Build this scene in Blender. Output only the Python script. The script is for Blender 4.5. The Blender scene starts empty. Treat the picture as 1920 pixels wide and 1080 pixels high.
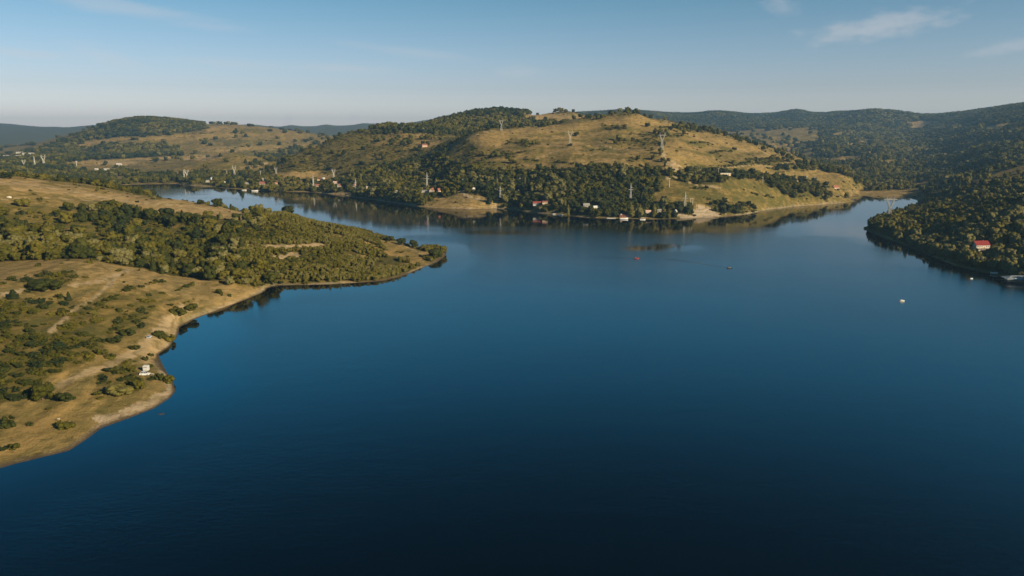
import bpy, bmesh, math, random
import numpy as np
from mathutils import Vector, Matrix, noise as mnoise

S = bpy.context.scene
COL = S.collection
PI = math.pi

# ------------------------------------------------------------------ camera
CAM_H, FPX, PITCH = 120.0, 1423.0, math.atan(290.0 / 1423.0)
cam_d = bpy.data.cameras.new("camera")
cam_d.sensor_width = 36.0
cam_d.lens = 36.0 * FPX / 1920.0
cam_d.clip_start, cam_d.clip_end = 1.0, 60000.0
cam = bpy.data.objects.new("camera", cam_d)
cam.location = (0, 0, CAM_H)
cam.rotation_euler = (PI / 2 - PITCH, 0, 0)
COL.objects.link(cam)
S.camera = cam

# ------------------------------------------------------------------ light
SUN_AZ, SUN_EL = math.radians(126.0), math.radians(23.0)     # clockwise from the view direction
sun_d = bpy.data.lights.new("sun", 'SUN')
sun_d.energy, sun_d.angle, sun_d.color = 5.0, math.radians(0.53), (1.0, 0.79, 0.51)
sun = bpy.data.objects.new("sun", sun_d)
sv = Vector((math.sin(SUN_AZ) * math.cos(SUN_EL), math.cos(SUN_AZ) * math.cos(SUN_EL), math.sin(SUN_EL)))
sun.rotation_euler = (-sv).to_track_quat('-Z', 'Y').to_euler()
sun.location = sv * 3000
COL.objects.link(sun)

W = bpy.data.worlds.new("World")
S.world = W
W.use_nodes = True
S.view_settings.view_transform = 'Standard'
S.view_settings.look = 'None'
S.view_settings.gamma = 1.0
S.view_settings.exposure = 0.60
S.cycles.use_denoising = True
S.cycles.max_bounces = 5
S.cycles.diffuse_bounces = 2
S.cycles.glossy_bounces = 2
S.cycles.transmission_bounces = 2
S.cycles.volume_bounces = 0


def nd(nt, kind, **kw):
    n = nt.nodes.new(kind)
    for k, v in kw.items():
        if k.startswith('i_'):
            n.inputs[k[2:].replace('_', ' ')].default_value = v
        else:
            setattr(n, k, v)
    return n


def build_world():
    nt = W.node_tree
    nt.nodes.clear()
    L = nt.links.new
    out = nd(nt, 'ShaderNodeOutputWorld')
    bg = nd(nt, 'ShaderNodeBackground')
    bg.inputs['Strength'].default_value = 0.068
    sky = nd(nt, 'ShaderNodeTexSky', sky_type='NISHITA', sun_disc=False, sun_elevation=SUN_EL,
             sun_rotation=SUN_AZ, altitude=300.0, air_density=1.0, dust_density=0.8, ozone_density=3.5)
    grade = nd(nt, 'ShaderNodeHueSaturation')
    grade.inputs['Saturation'].default_value = .94
    L(sky.outputs[0], grade.inputs['Color'])
    tint = nd(nt, 'ShaderNodeMix', data_type='RGBA', blend_type='MULTIPLY')
    tint.inputs['Factor'].default_value = 1.0
    L(grade.outputs[0], tint.inputs['A'])
    # thin cirrus: a few streaks, each a soft ellipse in azimuth / elevation broken up by noise
    tc = nd(nt, 'ShaderNodeTexCoord')
    sep = nd(nt, 'ShaderNodeSeparateXYZ')
    L(tc.outputs['Generated'], sep.inputs[0])
    az = nd(nt, 'ShaderNodeMath', operation='ARCTAN2')
    L(sep.outputs['X'], az.inputs[0]); L(sep.outputs['Y'], az.inputs[1])
    el = nd(nt, 'ShaderNodeMath', operation='ARCSINE')
    L(sep.outputs['Z'], el.inputs[0])
    deep = nd(nt, 'ShaderNodeValToRGB')         # sky tint by height, unseen upper sky graded to colour the lake's reflection
    el_ = deep.color_ramp.elements
    el_[0].position, el_[0].color = 0.0, (1.9, 1.58, 1.70, 1)
    el_[1].position, el_[1].color = 0.80, (.03, .07, .15, 1)
    for p_, c_ in ((.055, (1.22, 1.07, 1.13, 1)), (.16, (.64, .88, .90, 1)), (.22, (.40, 1.40, 1.55, 1)), (.30, (.22, 1.55, 1.85, 1)), (.42, (.10, .55, .74, 1)), (.53, (.035, .13, .22, 1))):
        q_ = el_.new(p_); q_.color = c_
    L(sep.outputs['Z'], deep.inputs['Fac'])
    L(deep.outputs[0], tint.inputs['B'])
    comb = nd(nt, 'ShaderNodeCombineXYZ')
    L(az.outputs[0], comb.inputs[0]); L(el.outputs[0], comb.inputs[1])
    mp = nd(nt, 'ShaderNodeMapping')
    mp.inputs['Scale'].default_value = (9.0, 60.0, 1.0)
    L(comb.outputs[0], mp.inputs[0])
    nz = nd(nt, 'ShaderNodeTexNoise')
    nz.inputs['Scale'].default_value = 1.0
    nz.inputs['Detail'].default_value = 7.0
    nz.inputs['Roughness'].default_value = 0.62
    L(mp.outputs[0], nz.inputs['Vector'])
    mp2 = nd(nt, 'ShaderNodeMapping')
    mp2.inputs['Scale'].default_value = (40.0, 90.0, 1.0)
    L(comb.outputs[0], mp2.inputs[0])
    nz2 = nd(nt, 'ShaderNodeTexNoise')
    nz2.inputs['Scale'].default_value = 1.0
    nz2.inputs['Detail'].default_value = 6.0
    L(mp2.outputs[0], nz2.inputs['Vector'])
    total = None
    for (x, y, wx, wy, tilt, amt, fine) in CLOUDS:
        t = (x - 960) / FPX
        v = (540 - y) / FPX
        d = Vector((t, math.cos(PITCH) + v * math.sin(PITCH), -math.sin(PITCH) + v * math.cos(PITCH))).normalized()
        a0, e0 = math.atan2(d.x, d.y), math.asin(d.z)
        m = nd(nt, 'ShaderNodeMapping', vector_type='TEXTURE')
        m.inputs['Location'].default_value = (a0, e0, 0)
        m.inputs['Rotation'].default_value = (0, 0, tilt)
        m.inputs['Scale'].default_value = (wx / FPX, wy / FPX, 1)
        L(comb.outputs[0], m.inputs[0])
        ln = nd(nt, 'ShaderNodeVectorMath', operation='LENGTH')
        L(m.outputs[0], ln.inputs[0])
        # soft radius disturbed by the noise
        ad = nd(nt, 'ShaderNodeMath', operation='MULTIPLY_ADD')
        L((nz2 if fine else nz).outputs['Fac'], ad.inputs[0])
        ad.inputs[1].default_value = -1.9
        L(ln.outputs['Value'], ad.inputs[2])
        mr = nd(nt, 'ShaderNodeMapRange', interpolation_type='SMOOTHSTEP')
        mr.inputs['From Min'].default_value = 0.25
        mr.inputs['From Max'].default_value = -0.9
        mr.inputs['To Max'].default_value = amt * .6
        L(ad.outputs[0], mr.inputs['Value'])
        if total is None:
            total = mr.outputs[0]
        else:
            mx = nd(nt, 'ShaderNodeMath', operation='MAXIMUM')
            L(total, mx.inputs[0]); L(mr.outputs[0], mx.inputs[1])
            total = mx.outputs[0]
    mix = nd(nt, 'ShaderNodeMix', data_type='RGBA')
    L(total, mix.inputs['Factor'])
    L(tint.outputs['Result'], mix.inputs['A'])
    mix.inputs['B'].default_value = (7.2, 6.6, 6.4, 1)
    L(mix.outputs['Result'], bg.inputs['Color'])
    L(bg.outputs[0], out.inputs[0])


# x, y (where it stands in the sky), half width, half height, tilt, strength, fine noise
CLOUDS = [
    (1650, 50, 120, 22, 0.10, 0.62, True), (1465, 6, 34, 22, -0.2, 0.35, True), (1905, 86, 70, 12, 0.13, 0.35, True),
    (1450, 212, 18, 9, 0, 0.42, True),
    (540, 224, 9, 20, 0, 0.75, True), (667, 222, 14, 18, -0.4, 0.5, True), (700, 228, 40, 7, 0, 0.25, True),
    (230, 14, 190, 16, -0.13, 0.40, False), (30, 98, 90, 9, -0.05, 0.35, False), (200, 106, 70, 18, -0.3, 0.25, False),
    (650, 128, 130, 9, -0.03, 0.32, False), (780, 98, 150, 10, -0.1, 0.25, False), (980, 134, 60, 12, 0, 0.22, True),
    (450, 120, 120, 10, -0.05, 0.22, False),
]
build_world()


# ------------------------------------------------------------------ helpers
def ray(px, py):
    xc, yc = (px - 960.0) / FPX, (540.0 - py) / FPX
    return xc, math.cos(PITCH) + yc * math.sin(PITCH), -math.sin(PITCH) + yc * math.cos(PITCH)


def atY(px, py, Y):
    d = ray(px, py)
    t = Y / d[1]
    return d[0] * t, Y, CAM_H + d[2] * t


def atZ(px, py, z=0.0):
    d = ray(px, py)
    t = (z - CAM_H) / d[2]
    return d[0] * t, d[1] * t, z


def project(x, y, z):
    dz = z - CAM_H
    zc = y * math.cos(PITCH) - dz * math.sin(PITCH)
    yc = y * math.sin(PITCH) + dz * math.cos(PITCH)
    return 960 + FPX * x / zc, 540 - FPX * yc / zc


def vnoise(x, y, seed=0):
    xi, yi = np.floor(x).astype(np.int64), np.floor(y).astype(np.int64)
    fx, fy = x - xi, y - yi
    fx = fx * fx * (3 - 2 * fx); fy = fy * fy * (3 - 2 * fy)

    def h(a, b):
        n = (a * 374761393 + b * 668265263 + seed * 1442695041) & 0xFFFFFFFF
        n = ((n ^ (n >> 13)) * 1274126177) & 0xFFFFFFFF
        return ((n ^ (n >> 16)) & 0xFFFF) / 65535.0
    return (h(xi, yi) * (1 - fx) + h(xi + 1, yi) * fx) * (1 - fy) + (h(xi, yi + 1) * (1 - fx) + h(xi + 1, yi + 1) * fx) * fy


def fbm(x, y, oct=4, seed=0):
    s, a, t = 0, 0.5, 0
    for k in range(oct):
        s = s + a * vnoise(x * 2 ** k, y * 2 ** k, seed + k * 17); t += a; a *= 0.5
    return s / t


def inpoly(px, py, poly):
    r = np.zeros(px.shape, bool)
    n = len(poly)
    for i in range(n):
        x1, y1 = poly[i]; x2, y2 = poly[(i + 1) % n]
        if y1 == y2:
            continue
        c = ((y1 > py) != (y2 > py)) & (px < (x2 - x1) * (py - y1) / (y2 - y1) + x1)
        r ^= c
    return r


def segdist(x, y, pts, closed=False):
    d = np.full(x.shape, 1e9)
    n = len(pts)
    for i in range(n if closed else n - 1):
        ax, ay = pts[i][:2]; bx, by = pts[(i + 1) % n][:2]
        dx, dy = bx - ax, by - ay
        t = np.clip(((x - ax) * dx + (y - ay) * dy) / (dx * dx + dy * dy + 1e-9), 0, 1)
        d = np.minimum(d, (x - ax - t * dx) ** 2 + (y - ay - t * dy) ** 2)
    return np.sqrt(d)


def sstep(a, b, x):
    t = np.clip((x - a) / (b - a), 0, 1)
    return t * t * (3 - 2 * t)


# ------------------------------------------------------------------ the lie of the land
SHORE_NEAR = [(0, 878), (60, 862), (130, 845), (165, 822), (190, 803), (235, 787), (290, 765), (320, 745), (329, 733),
              (325, 718), (314, 700), (303, 680), (297, 664), (318, 650), (333, 630), (337, 612), (365, 598), (400, 585),
              (440, 570), (470, 558), (492, 549), (499, 544), (500, 540), (520, 535), (560, 535), (620, 533), (680, 530),
              (720, 527), (755, 518), (790, 503), (820, 492), (836, 480), (838, 470), (832, 463)]
SHORE_FAR = [(225, 348), (260, 346), (330, 345), (345, 347), (400, 351), (440, 355), (480, 357), (530, 360), (590, 361),
             (640, 366), (680, 372), (740, 381), (790, 388), (830, 391), (880, 392), (930, 391), (960, 393), (1000, 399),
             (1060, 404), (1100, 408), (1160, 410), (1220, 412), (1290, 410), (1340, 409), (1400, 402), (1440, 394),
             (1490, 388), (1540, 384), (1580, 381), (1605, 379), (1603, 376), (1580, 373), (1590, 369), (1605, 367),
             (1622, 367.5), (1640, 371), (1662, 371.5), (1700, 371), (1716, 374), (1728, 380), (1722, 386), (1700, 396),
             (1650, 412), (1618, 428), (1625, 433), (1650, 443), (1700, 462), (1740, 479), (1790, 499), (1847, 512), (1891, 524),
             (1925, 535)]


def axy(px, Y):
    return (px - 960) / FPX * (Y * 1.0), Y


LAKE = [(-430, -600), (-330, 0), (-215, 130)]
LAKE += [atZ(*p)[:2] for p in SHORE_NEAR]
LAKE += [(-112, 815), (-150, 880), (-215, 960), (-330, 1060), (-520, 1200), (-720, 1400), (-880, 1620)]
LAKE += [atZ(*p)[:2] for p in SHORE_FAR]
LAKE += [(520, 540), (640, 380), (760, 100), (820, -600)]

C = []          # control points x, y, z


NEARER, FARTHER = [False], [False]


def cy(Y, *pts):
    for p in pts:
        y_ = 1250 + (Y - 1250) * .68 if NEARER[0] and 1250 < Y < 2150 and p[0] > 850 else Y
        if FARTHER[0] and Y > 1300 and p[0] > 1690:
            y_ = 1300 + (Y - 1300) * 1.35
        C.append(atY(p[0], p[1], y_))


def cz(z, *pts):
    for p in pts:
        C.append(atZ(p[0], p[1], z))


def cw(*pts):
    C.extend(pts)


# near left foreground
cz(1.5, (0, 835), (100, 810), (200, 765)); cz(3.5, (200, 740), (0, 790)); cz(2.5, (280, 715)); cz(4, (290, 640), (350, 585), (420, 560))
cz(7, (150, 700), (0, 740), (230, 640)); cz(15, (0, 640), (110, 610)); cz(12, (150, 640)); cz(9, (340, 555), (210, 620)); cz(20, (0, 590))
cy(455, (0, 546)); cy(500, (60, 520)); cy(552, (150, 492)); cy(568, (300, 515)); cy(566, (400, 532)); cy(562, (450, 542))
cz(17, (230, 545), (120, 570))
cw((-330, 640, 17), (-260, 640, 10), (-420, 620, 22), (-500, 560, 28))
cw((-420, 300, 35), (-350, 200, 20), (-600, 400, 60), (-400, 60, 20), (-600, 100, 50), (-700, 650, 75), (-900, 300, 110), (-900, 900, 95))
# left headland
cy(640, (0, 470), (250, 482), (400, 484)); cy(610, (500, 517)); cy(720, (0, 402)); cy(760, (250, 430), (400, 432)); cy(700, (560, 470)); cy(650, (600, 500))
cy(850, (0, 333)); cy(880, (100, 347)); cy(900, (200, 361), (300, 371)); cy(890, (400, 386)); cy(880, (460, 400)); cy(865, (540, 402))
cy(845, (640, 426)); cy(825, (700, 443)); cy(800, (760, 461)); cy(782, (810, 473)); cy(720, (700, 480), (760, 485)); cy(640, (690, 520))
cy(780, (600, 435), (480, 420)); cy(740, (660, 460))
cw((-560, 1050, 42), (-450, 1020, 26), (-700, 1250, 22), (-850, 1150, 45), (-620, 1180, 14), (-250, 930, 7), (-150, 850, 6))
cw((-1000, 1500, 26), (-1100, 1700, 20), (-1300, 1500, 45))
# valley at left
cy(1900, (225, 343)); cy(1830, (330, 340)); cy(2200, (300, 322), (220, 328)); cy(2300, (83, 315)); cy(2500, (150, 313)); cy(2700, (400, 300), (250, 303))
cy(2050, (400, 333), (440, 328), (480, 328)); cy(3500, (0, 296)); cy(3000, (40, 301)); cy(3100, (150, 295)); cy(2400, (520, 315))
# left far hill
cy(3400, (300, 268), (200, 272)); cy(3900, (270, 224)); cy(3850, (220, 231)); cy(3700, (150, 252)); cy(3300, (80, 285)); cy(4000, (340, 229), (375, 235))
cy(4100, (430, 233)); cy(4150, (500, 239)); cy(4000, (560, 250)); cy(3800, (610, 260)); cy(3400, (450, 272), (540, 285)); cy(2900, (520, 303), (440, 297))
cy(3500, (600, 275)); cy(2600, (580, 290))
cw((-2500, 5300, 70), (-1500, 5300, 60), (-700, 5300, 60), (-4000, 5000, 20), (-3500, 4200, 30))
# far ridges
cy(9500, (-200, 236), (0, 231), (40, 235), (70, 239), (100, 237.5), (130, 241), (180, 234), (260, 240), (480, 234), (520, 239), (545, 234.5), (580, 239), (610, 233), (640, 238), (680, 231), (740, 234), (790, 226), (830, 221), (900, 224))
cy(6500, (-100, 268), (20, 266), (100, 275)); cw((-1500, 7000, 60), (-500, 7000, 70), (-3300, 7500, 60))
cy(6000, (1050, 216), (1100, 213), (1140, 211), (1180, 210), (1250, 215), (1290, 219), (1330, 211), (1350, 210.5), (1400, 218), (1440, 222), (1490, 207), (1520, 213), (1540, 220), (1560, 212), (1590, 213))
cy(5200, (1630, 208), (1690, 211), (1715, 216)); cy(6000, (950, 232))
cy(4500, (1300, 248), (1400, 246), (1500, 240), (1200, 245), (1600, 240)); cy(5200, (1330, 230), (1450, 230), (1550, 228)); cy(3600, (1400, 268), (1480, 274), (1300, 270), (1560, 268)); cy(3000, (1530, 291), (1450, 290))
cw((0, 11000, 100), (4500, 11000, 150), (-5000, 11000, 100), (0, 3600, 80), (600, 3600, 60), (300, 4500, 90), (9000, 9000, 200), (-9000, 9000, 150))
# central hill
NEARER[0] = True
cy(2000, (1190, 218)); cy(2010, (1160, 219), (1215, 224)); cy(1980, (1130, 225)); cy(1950, (1090, 232)); cy(1900, (1000, 241)); cy(1870, (940, 245)); cy(1820, (885, 257))
cy(2050, (1250, 235), (1300, 248), (1350, 258)); cy(2100, (1400, 270), (1440, 282))
cy(2150, (1000, 246), (900, 250)); cy(2300, (950, 234), (1040, 234)); cy(2600, (940, 207), (1000, 213), (1075, 213)); cy(2550, (880, 216)); cy(2500, (1110, 223), (835, 226))
cy(2450, (800, 237)); cy(2250, (700, 241)); cy(2100, (640, 258)); cy(1980, (580, 282)); cy(1900, (540, 302)); cy(1850, (500, 326))
cy(1950, (700, 262)); cy(1750, (700, 302)); cy(1600, (700, 337)); cy(1500, (700, 352)); cy(1850, (600, 302)); cy(1750, (600, 331)); cy(1600, (620, 351)); cy(1700, (500, 345), (560, 345))
cy(1850, (800, 272)); cy(1600, (800, 322)); cy(1400, (800, 357)); cy(1300, (800, 375)); cy(1330, (700, 366)); cy(1950, (780, 258))
cy(1250, (940, 376), (880, 378)); cy(1330, (940, 352), (870, 358)); cy(1400, (940, 332)); cy(1470, (940, 312), (880, 322)); cy(1550, (940, 291)); cy(1680, (940, 270), (880, 285)); cy(1600, (1000, 272))
cy(1130, (1100, 396), (1000, 391)); cy(1180, (1100, 371)); cy(1250, (1100, 346), (1020, 355)); cy(1330, (1100, 321)); cy(1380, (1100, 311)); cy(1480, (1100, 290), (1020, 300)); cy(1580, (1100, 272)); cy(1600, (1069, 269)); cy(1720, (1090, 265), (1000, 262)); cy(1850, (1100, 249), (1040, 250))
cy(1480, (1241, 279)); cy(1260, (1250, 326)); cy(1500, (1180, 281)); cy(1400, (1180, 301)); cy(1280, (1180, 326)); cy(1370, (1250, 303)); cy(1330, (1215, 318))
cy(1750, (1240, 255), (1180, 257)); cy(1620, (1240, 268), (1180, 268)); cy(1850, (1285, 253)); cy(1900, (1330, 264)); cy(1950, (1400, 281), (1460, 294)); cy(1900, (1500, 306)); cy(1800, (1560, 321)); cy(1750, (1600, 333))
cy(1620, (1330, 290)); cy(1650, (1400, 303)); cy(1700, (1480, 315)); cy(1430, (1300, 305)); cy(1400, (1310, 320))
cy(1300, (1390, 332)); cy(1260, (1300, 335), (1345, 333)); cy(1330, (1450, 345), (1520, 363)); cy(1180, (1300, 371)); cy(1170, (1350, 381)); cy(1120, (1300, 398), (1230, 400)); cy(1230, (1420, 371)); cy(1290, (1500, 376)); cy(1220, (1250, 351)); cy(1150, (1250, 381)); cy(1150, (1160, 390))
cy(1480, (1390, 325)); cy(1550, (1450, 336)); cy(1600, (1520, 346)); cy(1550, (1560, 353)); cy(1430, (1570, 366))
NEARER[0] = False
cw((-900, 2500, 60), (-600, 2900, 70), (0, 3000, 130), (500, 2700, 130), (900, 2700, 60))
# inlet and right valley
FARTHER[0] = True
cz(1.5, (1650, 362), (1615, 360), (1700, 362)); cz(2.5, (1640, 350), (1700, 350)); cy(2100, (1600, 331), (1680, 331)); cy(2600, (1570, 313)); cy(2500, (1640, 303))
cy(1900, (1720, 335)); cy(2400, (1700, 302)); cy(2900, (1640, 285)); cy(3000, (1700, 268)); cy(3700, (1720, 238)); cy(4300, (1718, 222)); cy(3900, (1780, 214)); cy(3500, (1850, 208)); cy(3000, (1920, 203)); cy(2800, (2050, 198))
cy(2600, (1800, 262)); cy(2000, (1800, 300)); cy(1600, (1800, 333)); cy(2300, (1900, 242)); cy(1700, (1900, 284)); cy(1350, (1900, 318)); cy(1100, (1900, 352)); cy(900, (1900, 385)); cy(760, (1900, 432)); cy(690, (1900, 478))
cy(1200, (1800, 362)); cy(980, (1800, 395)); cy(830, (1800, 435)); cy(740, (1800, 468)); cy(1350, (1740, 366)); cy(1080, (1740, 398)); cy(900, (1720, 432)); cy(935, (1665, 424))
cy(1600, (1750, 343)); cy(1320, (1730, 374)); cy(800, (1760, 462)); cy(718, (1850, 470))
cw((560, 640, 22), (660, 560, 34), (760, 620, 52), (700, 800, 52), (800, 1000, 56), (900, 400, 44), (1100, 600, 60), (1000, 1200, 56), (1300, 1000, 66), (1650, 1900, 72), (2200, 2400, 110), (1500, 300, 60), (1200, -200, 50), (3500, 3500, 200), (2500, 1200, 90))  # unseen land on the right, heights shaped for sun and shade on the bank
cw((-1500, 2600, 30), (-2500, 2000, 90), (-2000, 900, 140), (-1800, 3300, 25), (-5000, 3000, 120))
# the lake bed keeps the fit low there
for q in SHORE_NEAR[::2] + SHORE_FAR[::2]:
    C.append(atZ(q[0], q[1], 0.0))
cw((0, 200, -4), (0, 500, -6), (300, 500, -6), (100, 800, -6), (300, 900, -6), (-150, 400, -4), (-100, 1050, -5), (400, 1050, -3), (-300, 1250, -4), (-600, 1480, -4), (500, 1250, -3), (200, 300, -5), (550, 250, -4), (0, -300, -5))

C = np.array(C, float)


def warp(x, y):
    r = np.sqrt(x * x + y * y) + 60.0
    return np.arctan2(x, y + 1e-9) * 2.2, np.log(r)


CU, CV = warp(C[:, 0], C[:, 1])


def tps_k(d2):
    return d2 * np.log(d2 + 1e-12)


n = len(C)
K = tps_k((CU[:, None] - CU[None]) ** 2 + (CV[:, None] - CV[None]) ** 2) + np.eye(n) * 6e-5
Pm = np.stack([np.ones(n), CU, CV], 1)
A = np.block([[K, Pm], [Pm.T, np.zeros((3, 3))]])
TW = np.linalg.solve(A, np.concatenate([C[:, 2], np.zeros(3)]))


def tps(x, y):
    u, v = warp(x, y)
    o = TW[n] + TW[n + 1] * u + TW[n + 2] * v
    for i in range(n):
        o = o + TW[i] * tps_k((u - CU[i]) ** 2 + (v - CV[i]) ** 2)
    return o


# polar sheet round the camera's foot: fine inside the view, coarse outside
AZ = np.concatenate([np.linspace(-2.1, -0.66, 70)[:-1], np.linspace(-0.66, 0.66, 1150), np.linspace(0.66, 2.1, 70)[1:]])
RR = np.exp(np.linspace(math.log(110.0), math.log(14000.0), 760))
na, nr = len(AZ), len(RR)


def upsample(f):
    ia, ir = np.arange(0, na, 4), np.arange(0, nr, 4)
    ia = np.append(ia, na - 1) if ia[-1] != na - 1 else ia
    ir = np.append(ir, nr - 1) if ir[-1] != nr - 1 else ir
    a, r = np.meshgrid(AZ[ia], RR[ir], indexing='ij')
    g = f(r * np.sin(a), r * np.cos(a))
    g = np.stack([np.interp(np.arange(na), ia, g[:, j]) for j in range(g.shape[1])], 1)
    return np.stack([np.interp(np.arange(nr), ir, g[i]) for i in range(na)], 0)


GA, GR = np.meshgrid(AZ, RR, indexing='ij')
GX, GY = GR * np.sin(GA), GR * np.cos(GA)
GZ = upsample(tps)
# natural relief: gullies and lumps growing with distance from the water
lake_np = [tuple(p) for p in LAKE]
near = GR < 3200
SD = np.full(GX.shape, 400.0)
SD[near] = segdist(GX[near], GY[near], lake_np, True)
INL = np.zeros(GX.shape, bool)
INL[near] = inpoly(GX[near], GY[near], lake_np)
SD = SD + (fbm(GX / 9, GY / 9, 3, 5) - 0.5) * np.clip(SD * 0.4, 0, 4.5)
SD = np.where(INL, -SD, SD)
amp = np.clip(GR * 0.0042 + np.clip(GR - 1500, 0, 9000) * .0035 + np.clip(GX - 250, 0, 500) * .013, 0.8, 34) * sstep(8, 90, SD) * (1 - .78 * sstep(3400, 5200, GR))
rid = 1 - np.abs(2 * fbm(GX / np.clip(GR * 0.11, 60, 700).round(-2).clip(60), GY / 160, 4, 3) - 1)
GZ = GZ + amp * 0.55 * (fbm(GX / 170, GY / 170, 4, 1) - 0.5) * 2 + amp * 0.35 * (fbm(GX / 45, GY / 45, 3, 9) - 0.5) * 2
nearleft = (GX < 0) * (1 - sstep(560, 700, GR)) * sstep(6, 40, SD)
GZ = GZ + nearleft * 3.2 * (fbm((GX * .964 + GY * .266) / 15, (GY * .964 - GX * .266) / 110, 3, 71) - .5)
fold = sstep(1150, 1350, GR) * (1 - sstep(2300, 2900, GR)) * sstep(40, 160, SD)
GZ = GZ + fold * 17 * (np.abs(2 * fbm(GX / 190, GY / 330, 3, 91) - 1) - .22)
far = sstep(4300, 6000, GR)
GZ = GZ + far * (fbm(GX / 520, GY / 900, 5, 21) - 0.5) * 16
landz = np.maximum(GZ, np.clip(SD, 0, 80) * 0.07)
landz = np.minimum(landz, np.clip(SD, 0, None) * (.12 + np.clip(SD, 0, 10) * .07))       # banks rise from the waterline
GZ = np.where(SD > 0, landz, np.maximum(-9, SD * 0.14))
for mx, my, mr in ((303, 776, 1.7), (1600, 374.5, 14)):      # mud bars just breaking the surface
    q = atZ(mx, my)
    dd = np.hypot((GX - q[0]) / mr / 1.6, (GY - q[1]) / mr) + (fbm(GX / 3, GY / 3, 2, 88) - .5) * .8
    GZ = np.where(dd < 1.2, np.maximum(GZ, .10 - .2 * dd * dd), GZ)
# curvature of the visible horizon: sight line along each azimuth
ANG = (GZ - CAM_H) / GR
HORI = np.maximum.accumulate(ANG, axis=1)


def grid_ix(x, y):
    a = np.interp(np.arctan2(x, y), AZ, np.arange(na))
    r = (np.log(np.sqrt(x * x + y * y)) - math.log(110.0)) / (math.log(14000.0) - math.log(110.0)) * (nr - 1)
    return np.clip(a, 0, na - 1.001), np.clip(r, 0, nr - 1.001)


def sample(F, x, y):
    a, r = grid_ix(np.asarray(x, float), np.asarray(y, float))
    ai, ri = a.astype(int), r.astype(int)
    fa, fr = a - ai, r - ri
    return (F[ai, ri] * (1 - fa) + F[ai + 1, ri] * fa) * (1 - fr) + (F[ai, ri + 1] * (1 - fa) + F[ai + 1, ri + 1] * fa) * fr


def height(x, y):
    return float(sample(GZ, x, y))


def ground(px, py, lo=150.0, hi=9000.0):
    """first point of the land met by the sight line through a place in the photograph"""
    d = ray(px, py)
    h = math.hypot(d[0], d[1])
    rr = np.exp(np.linspace(math.log(lo), math.log(hi), 3000))
    x, y = d[0] / h * rr, d[1] / h * rr
    z = CAM_H + d[2] / h * rr
    g = sample(GZ, x, y)
    k = np.argmax(g >= z)
    return float(x[k]), float(y[k]), max(0.0, float(g[k]))


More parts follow.
